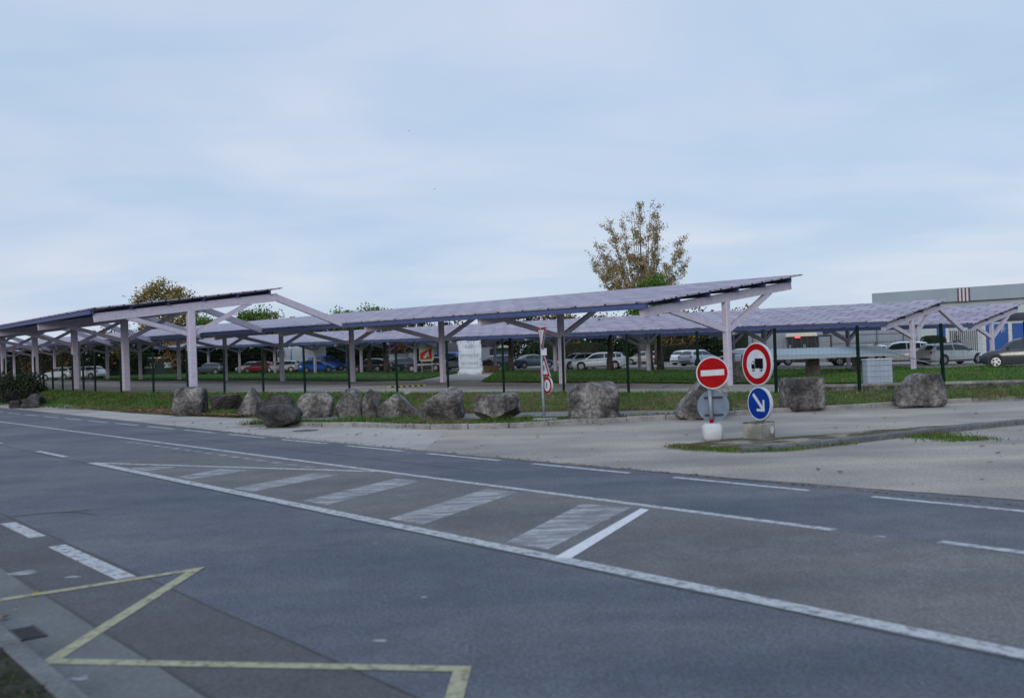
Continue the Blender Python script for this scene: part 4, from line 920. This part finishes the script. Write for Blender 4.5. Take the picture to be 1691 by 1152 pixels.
def car(label, cat, kind, px, Y, head, color, rails=False, glass=True, name='parked_car', trim=None, handles=True, z=None):
    """head: degrees, 0 = driving away from the camera, 90 = facing left in the picture, -90 = facing right, 180 = towards us"""
    p = at(px, Y, z); t = thing(name, label, cat, p, R(90 + head), 'cars parked in the car park'); o = carmeshes(kind, glass)
    L, W, wr_, fx, rx, st, ws, rs_ = PROF[kind]; X = lambda f: L / 2 - f * L
    bm_ = o['body'].copy(); bm_.materials.clear(); bm_.materials.append(color); link('body', bm_, t)
    link('windscreen', o['windscreen'], t); link('rear_window', o['rear'], t)
    for m in o['side']: link('side_window', m, t)
    for f in (fx, rx):
        for sgn in (1, -1):
            y = sgn * (W / 2 - .085); link('wheel_arch', o['arch'], t, (X(f), sgn * (W / 2 - .006), wr_ + .03))
            wl = link('wheel', o['wheel'], t, (X(f), y, wr_), (0, 0, 0 if sgn > 0 else math.pi)); link('rim', o['rim'], wl)
    zf = interp(st, .03, 1); zr = interp(st, .965, 1)
    for sgn in (1, -1):
        link('headlight', o['head'], t, (L / 2 - .13, sgn * W * .335, zf - .02), (0, R(-12), sgn * R(-22)))
        link('tail_light', o['tail'], t, (-L / 2 + .085, sgn * W * .405, zr - .12), (0, 0, sgn * R(18)))
        f = st[ws[0]][0] + .075; link('mirror', o['mirror'], t, (X(f), sgn * (W / 2 + .06), interp(st, f, 1) + .08))
        link('sill_trim', o['sill'], t, (X(.5), sgn * (W / 2 - .022), .29))
        if handles:
            for f in (.47, .66): link('door_handle', o['handle'], t, (X(f), sgn * (W / 2 - .012), interp(st, f, 1) - .12))
        if rails: link('roof_rail', o['rail'], t, (X(.60) , sgn * W * .31, interp(st, .6, 2) - .03))
    link('grille', o['grille'], t, (L / 2 - .035, 0, zf - .11)); link('number_plate', o['plate'], t, (L / 2 + .005, 0, .42)); link('number_plate', o['plate'], t, (-L / 2 + .035 if kind != 'van' else -L / 2 - .0, 0, zr - .28))
    link('rear_bumper', o['bumper'], t, (-L / 2 + .02, 0, .42)); return t
WHT = paint('white', (.80, .82, .84)); SIL = paint('silver', (.42, .46, .50), .3); DGR = paint('dark_grey', (.045, .052, .07)); BLK = paint('black', (.012, .013, .018)); BLU = paint('bright_blue', (.014, .09, .42)); RED = paint('dark_red', (.22, .010, .03))
BGE = paint('beige', (.36, .35, .30)); SLT = paint('slate_blue', (.085, .11, .17)); BLK2 = paint('near_black_slate', (.022, .027, .04)); LSI = paint('pale_silver', (.46, .50, .54), .3)
car('white estate car facing left beside the lawn, a trunk in front of it', 'car', 'estate', 990, 84, 76, WHT)
car('white hatchback behind and left of the white estate car', 'car', 'hatch', 952, 90, 118, WHT)
car('beige compact car facing left, behind twin trunks', 'car', 'hatch', 1062, 108, 70, BGE)
car('silver hatchback seen from behind with red tail lights, nearer of two', 'car', 'hatch', 1154, 91, -52, LSI)
car('pale hatchback seen from behind, farther of the pair behind the no entry sign', 'car', 'hatch', 1137, 98, -48, WHT)
car('grey silver estate car half hidden behind the tall canopy post', 'car', 'estate', 1222, 90, 70, SIL)
car('dark car nosing out behind the no lorries sign', 'car', 'hatch', 1268, 80, -75, DGR)
car('slate blue saloon facing right beside the narrow sign pole', 'car', 'sedan', 880, 104, -72, SLT)
car('dark estate car with red tail light in front of the bus shelter', 'car', 'estate', 833, 110, -58, DGR)
car('silver small car just left of the white banner', 'car', 'hatch', 752, 106, 68, SIL)
car('blue people carrier behind the cream sign board', 'van', 'van', 728, 118, 80, BLU, name='parked_van')
car('dark grey saloon facing left under the cream sign board', 'car', 'hatch', 703, 100, 78, DGR)
car('dark grey hatchback with red tail light right of the white van', 'car', 'hatch', 672, 106, -72, DGR)
car('white panel van with no rear side windows behind a tree trunk', 'van', 'van', 650, 113, 68, WHT, glass=False, name='parked_van')
car('black car facing left beyond a dark post, left of the white van', 'car', 'hatch', 611, 107, 72, BLK)
car('blue van with a white roof, behind the small blue car', 'van', 'van', 540, 123, -70, BLU, name='parked_van')
car('small bright blue hatchback with red tail light, facing right', 'car', 'hatch', 522, 113, -74, BLU)
car('silver estate car left of the small blue hatchback', 'car', 'estate', 466, 124, 82, SIL)
car('dark red car beside a tree trunk at left', 'car', 'hatch', 428, 125, 72, RED)
car('silver grey car behind the dark red car', 'car', 'hatch', 414, 131, 72, SIL)
car('dark car parked in the shade left of the red car', 'car', 'hatch', 345, 122, 80, DGR)
car('white car low behind the closely spaced fence posts at far left', 'car', 'hatch', 142, 112, 75, WHT)
car('silver car behind the bush at far left', 'car', 'hatch', 98, 112, 75, SIL)
car('white crossover facing left beyond the pale cabinet', 'car', 'suv', 1485, 72, 72, WHT)
car('silver estate car with roof rails and black lower trim, facing right', 'car', 'estate', 1570, 68, -72, SIL, rails=True)
car('black car half hidden under the low shelter roof', 'car', 'hatch', 1412, 74, 80, BLK)
car('pale silver car behind the black car and low shelter', 'car', 'estate', 1425, 90, 80, LSI)
car('large near black off road car cut by the right edge of the picture', 'car', 'suv', 1690, 55, 62, BLK2, rails=True)
# white lorry
p = at(500, 128); lr = thing('lorry', 'white lorry cab and box parked under the dark trees', 'lorry', p, R(90 + 70), 'cars parked in the car park')
m = MB(); m.cbox((2.2, 0, 1.9), (2.0, 2.3, 2.6), .15); m.build('cab', WHT, lr, angle=30)
m = MB(); m.cbox((-.9, 0, 2.35), (3.6, 2.45, 2.9), .05); m.build('cargo_box', WHT, lr, angle=30)
m = MB(); m.box((.2, 0, .7), (5.4, 1.0, .3)); m.build('chassis', mt['trim'], lr)
m = MB(); m.box((3.205, 0, 2.3), (.03, 2.0, 1.0)); m.build('windscreen', mt['glass'], lr)
for s_ in (1, -1):
    m = MB(); m.box((2.5, s_ * 1.155, 2.35), (1.0, .03, .8)); m.build('side_window', mt['glass'], lr)
    m = MB(); m.cbox((3.17, s_ * .85, 1.0), (.1, .4, .22), .03); m.build('headlight', mt['lamp'], lr)
    for x in (2.2, -1.8):
        m = MB(); m.tube([(x, s_ * .85, .5), (x, s_ * 1.15, .5)], .5, 18); m.build('wheel', mt['tyre'], lr)
# ------------------------------------------------------------------ trees and shrubs
LF = {k: leafm('leaf_' + k, c) for k, c in dict(dark=(.012, .026, .012), mid=(.028, .050, .016), olive=(.165, .145, .045), rust=(.19, .115, .05), brown=(.29, .22, .13), grn=(.06, .13, .02), pale=(.24, .20, .11)).items()}
def leafquad(b, p, s, r, mi):
    a = Vector((r.gauss(0, 1), r.gauss(0, 1), r.gauss(0, .6))).normalized(); c = a.orthogonal().normalized(); c = (Matrix.Rotation(r.uniform(0, 6.28), 3, a) @ c); d = a.cross(c)
    k = s * r.uniform(.6, 1.25); b.add([p - c * k * .5, p + d * k * .36, p + c * k * .5, p - d * k * .36], [(0, 1, 2, 3)], mi)
def tree_meshes(h, crown, n, leaf, mats, seed, trunk=(.22, .10), nclump=26, spread=.85, limbs=10, trunk_top=.8):
    """crown = (z0, z1, radius)"""
    r = random.Random(seed); z0, z1, rad = crown; zc, hz = (z0 + z1) / 2, (z1 - z0) / 2; T = MB()
    pts = [(r.gauss(0, .03) * i, r.gauss(0, .03) * i, (z0 + hz * 2 * trunk_top) * i / 5) for i in range(6)]
    T.tube(pts, [trunk[0] * 1.35, trunk[0], trunk[0] * .9, trunk[0] * .75, trunk[0] * .5, trunk[0] * .2], 9)
    cl = []
    for i in range(nclump):
        while 1:
            v = Vector((r.uniform(-1, 1), r.uniform(-1, 1), r.uniform(-1, 1)))
            if .35 < v.length < 1: break
        q = Vector((v.x * rad * spread, v.y * rad * spread, zc + v.z * hz * spread)); cl.append((q, r.uniform(.16, .34) * rad, r.random()))
    for i in range(min(limbs, nclump)):
        q = cl[i][0]; zs = max(z0 * .75, min(q.z - .2, z0 + (q.z - z0) * .45)); a = Vector((0, 0, zs)); mid = a.lerp(q, .5) + Vector((0, 0, .12 * rad)); T.tube([a, mid, q], [trunk[1], trunk[1] * .6, .015], 5)
    b = MB()
    for i in range(n):
        q, s, k = cl[r.randrange(nclump)]; v = Vector((r.gauss(0, 1), r.gauss(0, 1), r.gauss(0, .8))) * s * .62; p = q + v
        mi = 0 if r.random() < .45 + .3 * (k - .5) else r.randrange(len(mats)); leafquad(b, p, leaf, r, mi)
    return T.mesh('trunk', mt['bark'], smooth=True), b.mesh('crown', mats)
def tree(name, label, px, Y, ms, group=None, sc=1, rz=0, zoff=0, cat='tree'):
    p = at(px, Y); t = thing(name, label, cat, (p.x, p.y, p.z + zoff), rz, group); t.scale = (sc, sc, sc)
    link('trunk', ms[0], t); link('crown', ms[1], t); return t
dk = [tree_meshes(9, (.0, 8.2, 3.6), 3600, .42, [LF['dark'], LF['mid'], LF['dark']], 1, nclump=44), tree_meshes(9, (.0, 8.0, 3.4), 3400, .42, [LF['dark'], LF['mid'], LF['olive'], LF['dark']], 2, nclump=44),
      tree_meshes(9, (.0, 8.0, 3.6), 3300, .42, [LF['rust'], LF['olive'], LF['dark'], LF['mid']], 3, nclump=40)]
rn = random.Random(11)
k = 0
for px in list(range(-60, 760, 36)) + list(range(850, 1260, 38)):
    left = px < 330; v = 2 if (left and k % 2) or (px > 1080 and k % 3 == 0) or k % 5 == 0 else k % 2
    Y = rn.uniform(136, 146) if px < 780 else rn.uniform(126, 134)
    lb = ['dense dark green tree in the belt behind the parked cars', 'dark green tree with olive patches in the belt behind the cars', 'rusty autumn tree in the belt behind the parked cars'][v]
    tree('background_tree', lb, px + rn.uniform(-8, 8), Y, dk[v], 'tree belt beyond the car park', rn.uniform(.80, .98) if px > 150 else rn.uniform(.6, .72), rn.uniform(0, 6), 0); k += 1
mp = tree_meshes(12, (3.5, 12, 3.3), 11000, .27, [LF['olive'], LF['rust'], LF['olive'], LF['brown']], 21, nclump=60, spread=.95, limbs=30)
Y = 152; t = tree('autumn_tree', 'round olive brown autumn tree rising above the left canopy roof', 274, Y, mp); h_ = zpx(274, 456, Y) - t.location.z; t.scale = (1.36, 1.36, h_ / 12.4)
gt = tree_meshes(9, (2, 9, 3.4), 7500, .30, [LF['grn'], LF['mid'], LF['grn'], LF['olive']], 31, nclump=40)
for px, py, sc, lb in ((345, 516, .8, 'small green tree top left of the tie beam over the left canopy'), (432, 501, .95, 'green tree top seen under the sloping tie beam'), (572, 505, .8, 'paler left hand green tree top above the middle canopy roof'), (622, 499, .95, 'green tree top above the middle canopy roof, right of a paler one')):
    t = tree('green_tree', lb, px, 152, gt, 'green tree tops above the canopy roofs', sc * 1.3, px); t.scale.z = (zpx(px, py, 152) - t.location.z) / 9.3
lt = tree_meshes(9, (2, 9, 2.7), 9000, .26, [LF['grn'], LF['mid'], LF['grn']], 33, nclump=44, spread=.85)
t = tree('green_tree', 'fresh green tree at the foot of the tall bare poplar', 1084, 104, lt, 'green tree tops above the canopy roofs'); t.scale.z = (zpx(1084, 447, 104) - t.location.z) / 9.2
# tall fan shaped poplar, nearly bare
Y = 112; p = at(1062, Y); k_ = Y / FPX; r = random.Random(5)
pt = thing('poplar_tree', 'tall sparse poplar with brown leaves and bare rising limbs above the middle canopy', 'tree', p)
zz_ = lambda py: zpx(1062, py, Y) - p.z; T = MB(); b = MB()
T.tube([(0, 0, 0), (.1, 0, 4), (.15, .1, 8), (.1, 0, 12), (.2, 0, zz_(345))], [.40, .30, .17, .08, .02], 9)
tips = [(1066, 338), (1090, 348), (1098, 357), (1078, 345), (1048, 352), (1053, 362), (1034, 362), (1036, 372), (1018, 360), (1012, 372), (1020, 385), (987, 394), (996, 402), (984, 420), (983, 440), (990, 455), (1003, 420), (1030, 395), (1060, 380), (1100, 385), (1104, 400), (1092, 375), (1128, 402), (1138, 415), (1120, 412), (1142, 432), (1135, 448), (1112, 440), (1075, 400), (1045, 405), (1010, 445), (1000, 470), (1022, 430), (1088, 420), (1056, 420), (1070, 440), (1040, 450), (1100, 460), (1120, 465)]
for tx, ty in tips:
    e = Vector(((tx - 1062) * k_, r.uniform(-1, 1) * 3.0, zz_(ty))); hz = e.z; z0 = min(hz - 1.5, r.uniform(3.5, 8.5)) if abs(e.x) > .6 else hz * .6
    a = Vector((.1, 0, max(2.5, z0))); mid = a.lerp(e, .45) + Vector((e.x * .13, 0, -.25)); q2 = a.lerp(e, .78) + Vector((e.x * .05, 0, -.05))
    T.tube([a, mid, q2, e], [.075, .05, .028, .01], 5)
    for i in range(14):
        f = r.uniform(.3, 1.0); c = (a.lerp(mid, f / .45) if f < .45 else mid.lerp(e, (f - .45) / .55)); tp = c + Vector((r.gauss(0, .42), r.gauss(0, .42), r.uniform(.2, .85)))
        T.tube([c, tp], [.018, .006], 3, cap=False)
        ol = r.random() < (.6 if ty > 395 else .3)
        for q in range(36):
            pp = c.lerp(tp, r.uniform(.1, 1.15)) + Vector((r.gauss(0, .16), r.gauss(0, .2), r.gauss(0, .18))); leafquad(b, pp, .185, r, (1 if r.random() < .7 else 2) if ol else (0 if r.random() < .6 else r.choice((2, 3))))
T.build('trunk', mt['twig'], pt, smooth=True); b.build('crown', [LF['brown'], LF['olive'], LF['rust'], LF['pale']], pt)
# trees standing in the lawn, crowns below the roofs' height
yt = [tree_meshes(4, (2.95, 4.1, .95), 500, .2, [LF['dark'], LF['mid'], LF['olive']], s_, trunk=(.24, .07), nclump=18, limbs=8) for s_ in (41, 42)]
for i, (px, Y, lb) in enumerate(((438, 121, 'tree trunk in front of the dark red car'), (464, 118, 'tree trunk just left of a lavender post and right of the red car'), (576, 106, 'tree trunk right of the blue van with a white roof'), (610, 103, 'tree trunk in front of the black car'), (637, 101, 'thick flared tree trunk covering the front of the white van'),
        (843, 86, 'straight tree trunk beside the green litter bin'), (1007, 77, 'tree trunk in front of the white estate car'), (1072, 74, 'left one of twin trunks in front of the beige car'), (1089, 74, 'right one of twin trunks in front of the beige car'))):
    tree('lawn_tree', lb, px, Y, yt[i % 2], 'trees on the car park lawn', 1.0 if i != 4 else 1.15, i * 1.3)
def shrub(name, label, px, Y, r3, n, leaf, mats, seed, base=0, z=None):
    p = at(px, Y, z); r = random.Random(seed); b = MB(); t = thing(name, label, 'shrub', p); cl = []
    for i in range(40): v = Vector((r.gauss(0, 1), r.gauss(0, 1), r.gauss(0, 1))).normalized() * r.uniform(.55, .9); cl.append(Vector((v.x * r3[0], v.y * r3[1], abs(v.z) * r3[2])))
    for i in range(n): q = r.choice(cl); pp = q + Vector((r.gauss(0, .16) * r3[0], r.gauss(0, .16) * r3[1], r.gauss(0, .13) * r3[2])); pp.z = max(.02, pp.z); leafquad(b, pp, leaf, r, r.randrange(len(mats)))
    T = MB()
    for q in cl[:14]: T.tube([(q.x * .1, q.y * .1, 0), q * .6, q], [.03, .02, .006], 4)
    T.build('stems', mt['twig'], t); b.build('foliage', mats, t); return t
lfp = leafm('leaf_dusky_purple', (.026, .020, .026)); lfd = leafm('leaf_deep_green', (.020, .036, .016))
p = gp(28, 668)
shrub('roadside_bush', 'big dark bush at the road edge at far left', 27, p.y + 1.0, (1.65, 1.2, 1.75), 8200, .12, [lfd, LF['mid'], lfp, lfd], 51)
shrub('roadside_bush', 'low dusky purple bush growing at the foot of the bigger dark one', 30, p.y + .2, (1.3, .6, .7), 3400, .10, [lfp, LF['dark'], lfp], 52)
def hedge(px, Y, w_, h_, label, seed, d=2.0):
    p = at(px, Y); t = thing('clipped_hedge', label, 'hedge', p); r = random.Random(seed); b = MB()
    for i in range(int(1500 + 500 * w_)):
        f = r.randrange(3); u, v = r.uniform(-1, 1), r.uniform(-1, 1); q = (Vector((u, -1, v)), Vector((r.choice((-1, 1)), u, v)), Vector((u, v, 1)))[f]; ll = (abs(q.x) ** 5 + abs(q.y) ** 5 + abs(q.z) ** 5) ** .2; q /= ll
        leafquad(b, Vector((q.x * w_ / 2, q.y * d / 2, h_ / 2 + q.z * h_ / 2)) * r.uniform(.97, 1.02), .14, r, r.randrange(2))
    b.build('foliage', [LF['dark'], lfd], t); m = MB(); m.cbox((0, 0, h_ / 2), (w_ * .86, d * .86, h_ * .9), .3); m.build('dark_inner_box', mt['soil'], t)  # plain dark box fills the hedge, its colour standing for the shaded inside
hedge(1541, 88, 1.8, 2.1, 'clipped dark hedge block between the blue panels behind the silver estate car', 61)
hedge(1250, 118, 4.5, 3.2, 'dark hedge left of the grey building behind the lavender post', 62)
hedge(545, 149, 46, 3.4, 'long dark hedge at the back of the car park behind the blue and red cars', 67)
hedge(1040, 137, 34, 2.6, 'long dark hedge at the back of the car park behind the white cars', 68)
hedge(1110, 122, 7, 2.0, 'dark hedge behind the beige car and silver hatchbacks', 63); hedge(940, 124, 9, 2.6, 'dark hedge behind the white hatchback', 64)
shrub('climbing_shrub', 'thin dark climbing shrub on the slatted gate of the blue building', 1581, 86, (.45, .4, 2.6), 900, .12, [LF['dark'], lfd], 65)
shrub('brown_bush', 'small brownish bush against the grey building', 1442, 86, (.9, .7, 1.7), 900, .14, [LF['olive'], LF['mid'], LF['dark']], 66)
# ------------------------------------------------------------------ grass blades, flowers, leaves
GM = [leafm('grass_green', (.055, .13, .02)), leafm('grass_deep', (.03, .08, .013)), leafm('grass_straw', (.15, .125, .065)), leafm('flower_white', (.30, .30, .25)), leafm('grass_brown', (.085, .060, .030))]
def blades(name, label, n, samp, hf, wts, seed, w0=.03, zf=None):
    r = random.Random(seed); b = MB(); pool = [i for i, k in enumerate(wts) for _ in range(k)]
    for i in range(n):
        q = samp(r)
        if q is None: continue
        x, y = q; z = zf(x, y) if zf else G(x, y); h = hf(x, y, r); a = r.uniform(0, 6.28); dx, dy = math.cos(a) * w0 * .5, math.sin(a) * w0 * .5; lx, ly = r.gauss(0, .45) * h, r.gauss(0, .45) * h
        nz = noise.noise((x * .7, y * .7, seed)); mi = r.choice(pool)
        if nz > .12 and mi == 2: mi = 0
        if nz < -.18 and mi == 0: mi = r.choice((4, 2, 0))
        if name == 'verge_grass' and r.random() < .75 * max(0, min(1, (-2.2 - df(x, y)) / 2.5)): mi = r.choice((2, 4, 2))
        if mi == 3:
            if noise.noise((x * 1.1, y * 1.1, 40)) < .15: mi = 0
            else: h *= 1.1
        b.add([(x - dx, y - dy, z), (x + dx, y + dy, z), (x + lx, y + ly, z + h)], [(0, 1, 2)], mi)
    o = b.build(name, GM); o['kind'] = 'stuff'; 
    if label: o['label'] = label; o['category'] = 'grass'
    return o
FLv = [Vector(q) for q in FL[1:]]
def d2fence(x, y): return df(x, y)
def s_verge(r):
    for _ in range(30):
        x = r.uniform(-4, 17); y = r.uniform(25, 40); d = df(x, y)
        if -7.0 < d < .3:
            # stay between the path / kerb and the fence
            if x < 7.5 and d < lim(x): continue
            if x >= 7.5 and y < 27.2 + .12 * (x - 12) * 0 + .1: continue
            return x, y
    return None
pbv = [Vector(q) for q in pa]
def lim(x):
    for a, b_ in zip(pbv, pbv[1:]):
        if a.x <= x <= b_.x: f = (x - a.x) / (b_.x - a.x + 1e-6); yy = a.y + (b_.y - a.y) * f; return df(x, yy) + .12
    return -1.5
vzz = lambda x, y: G(x, y) + .07
blades('verge_grass', 'rough grass with straw and white flower heads on the verge before the mesh fence', 42000, s_verge, lambda x, y, r: r.uniform(.03, .12) * (1 + .8 * max(0, noise.noise((x * .8, y * .8, 3)))), [12, 8, 4, 1, 2], 71, zf=vzz, w0=.022)
def s_left(r):
    for _ in range(30):
        x = r.uniform(-32, -4.2); y = r.uniform(27, 62); d = df(x, y); t = x * NN.x + y * NN.y
        if -3.6 < d < .2 and t > 12.4 + 1.6 * r.random() and y > 28: return x, y
    return None
blades('verge_grass', 'green grass on the left verge behind the fallen leaves', 34000, s_left, lambda x, y, r: r.uniform(.05, .16), [7, 4, 1, 0, 1], 72, zf=vzz)
kv = [Vector(q) for q in kerb]
def s_kerb(r):
    i = r.randrange(len(kv) - 3); p = kv[i].lerp(kv[i + 1], r.random()); return p.x + r.uniform(-.1, .3), p.y + abs(r.gauss(.1, .45))
blades('kerb_grass', 'sparse dry grass behind the kerb at the foot of the boulders', 5000, s_kerb, lambda x, y, r: r.uniform(.03, .10), [2, 1, 4, 0, 3], 73, zf=lambda x, y: .09)
TUF = [(650, 698, .28), (676, 704, .26), (690, 697, .2), (600, 698, .18), (570, 700, .12), (425, 703, .22), (455, 703, .12), (545, 703, .1), (1000, 694, .18), (975, 697, .12), (345, 684, .2), (310, 684, .22), (385, 686, .2), (365, 685, .2), (700, 706, .15), (820, 702, .12), (870, 698, .15), (505, 703, .08)]
TW = [(gp(a, b_).xy, c) for a, b_, c in TUF]
def s_tuft(r):
    q, c = r.choice(TW); return q.x + r.gauss(0, .22), q.y + r.gauss(0, .14) - .1
blades('grass_tuft', 'green grass tufts growing against the boulders and kerb', 5200, s_tuft, lambda x, y, r: r.uniform(.06, .22), [6, 3, 1, 0, 1], 74, w0=.025, zf=lambda x, y: .05)
ISW = [Vector(q) for q in isb_w[:7]]; 
def s_isl(r):
    k = r.random() ** 1.6; i = min(4, int(k * 5)); p = ISW[i].lerp(ISW[i + 1], r.random()); return p.x + r.gauss(0, .12), p.y + r.gauss(.05, .16)
blades('island_grass', 'short weeds and moss around the stones of the traffic island', 5200, s_isl, lambda x, y, r: r.uniform(.015, .065), [5, 3, 2, 0, 2], 75, w0=.018, zf=lambda x, y: .02)
IW2 = [gp(x, y).xy for x, y in ((1540, 722), (1570, 724), (1510, 720), (1600, 727), (1480, 719), (1530, 718))]
def s_isl2(r): p = r.choice(IW2); return p.x + r.gauss(0, .3), p.y + r.gauss(0, .12)
blades('island_grass', 'green weeds along the front of the island stones at right', 2600, s_isl2, lambda x, y, r: r.uniform(.02, .07), [5, 3, 1, 0, 2], 76, w0=.018, zf=lambda x, y: .005)
LWN = []
for tp, bt in LAWNS:
    a_, b_ = resample(tp, 60), resample(bt, 60); LWN.append((a_, b_))
def s_lawn(r):
    a_, b_ = LWN[0 if r.random() < .45 else 1]; k = r.random() * 59; i = int(k); p = a_[i].lerp(a_[i + 1], k - i); q = b_[i].lerp(b_[i + 1], k - i); f = 1 - r.random() ** 1.6; v = p.lerp(q, f); return v.x, v.y
blades('lawn_grass', 'mown green grass of the car park lawns', 60000, s_lawn, lambda x, y, r: r.uniform(.04, .11), [8, 5, 1, 0, 0], 78, w0=.05, zf=lambda x, y: G(x, y) + .045)
# near roadside grass, bottom left corner
def s_near(r): q = ST(r.uniform(3.5, 9), r.uniform(.55, 1.38)); return q.x, q.y
blades('roadside_grass', 'short dark grass behind the near kerb', 900, s_near, lambda x, y, r: r.uniform(.012, .035), [0, 4, 0, 0, 3], 77, w0=.012, zf=lambda x, y: .06)
LM = [leafm('fallen_leaf_brown', (.10, .06, .035)), leafm('fallen_leaf_red', (.20, .045, .04)), leafm('fallen_leaf_tan', (.20, .135, .07)), leafm('fallen_leaf_yellow', (.28, .24, .03))]
def litter(name, label, n, samp, s, zf, seed, w=(5, 3, 3, 1)):
    r = random.Random(seed); b = MB(); pool = [i for i, k in enumerate(w) for _ in range(k)]
    for i in range(n):
        x, y = samp(r); a = r.uniform(0, 6.28); k = s * r.uniform(.6, 1.3); c = Vector((math.cos(a), math.sin(a), r.uniform(-.25, .25))) * k * .5; d = Vector((-math.sin(a), math.cos(a), r.uniform(-.25, .25))) * k * .33; p = Vector((x, y, zf(x, y) + .012 + k * .08))
        b.add([p - c, p + d, p + c, p - d], [(0, 1, 2, 3)], r.choice(pool))
    o = b.build(name, LM); o['kind'] = 'stuff'; o['label'] = label; o['category'] = 'leaves'
LP = [gp(x, y).xy for x, y in [(150, 672), (190, 678), (230, 682), (290, 686), (340, 688), (400, 690)]]
def s_lit(r):
    i = r.randrange(len(LP) - 1); p = LP[i].lerp(LP[i + 1], r.random()); q = p + NN * abs(r.gauss(0, 1.7)) - NN * (.2 * r.random()); return q.x, q.y
litter('leaf_litter', 'band of brown and reddish fallen leaves along the left verge', 7000, s_lit, .11, lambda x, y: G(x, y) + .075, 81)
def s_slip(r):
    while 1:
        x, y = r.uniform(-6, 13), r.uniform(11, 26); t = x * NN.x + y * NN.y
        if t > 10.7 and df(x, y) < -3.5: return x, y
litter('scattered_leaves', 'single brown leaves scattered on the pale slip road', 150, s_slip, .085, lambda x, y: .0, 82)
def s_pave(r): p = ST(r.uniform(20, 34), r.uniform(10.9, 12.6)); return p.x, p.y
litter('scattered_leaves', 'reddish leaves scattered on the pale pavement at left', 70, s_pave, .11, lambda x, y: .01, 83)
def s_edge(r): p = ST(r.uniform(2, 30), 10.72 + abs(r.gauss(0, .05))); return p.x, p.y
litter('edge_debris', 'thin line of leaves and grit where the road meets the pale ground', 900, s_edge, .05, lambda x, y: .0, 84, w=(5, 1, 4, 0))
def s_one(r): p = gp(*r.choice([(26, 1012), (8, 1024), (936, 884), (60, 985)])); return p.x, p.y
litter('scattered_leaves', 'few yellow and brown leaves lying on the near gutter and road', 7, s_one, .07, lambda x, y: .016, 85, w=(2, 0, 1, 3))
tag(struct(link('manhole_cover', (lambda m: (m.prism(disc(28, .33), (0, 0, 0), Vector((1, 0, 0)), Vector((0, 1, 0)), Vector((0, 0, .012))), m.mesh('manhole_cover', mt['patch']))[1])(MB()), None, gp(505, 711))), None, None)
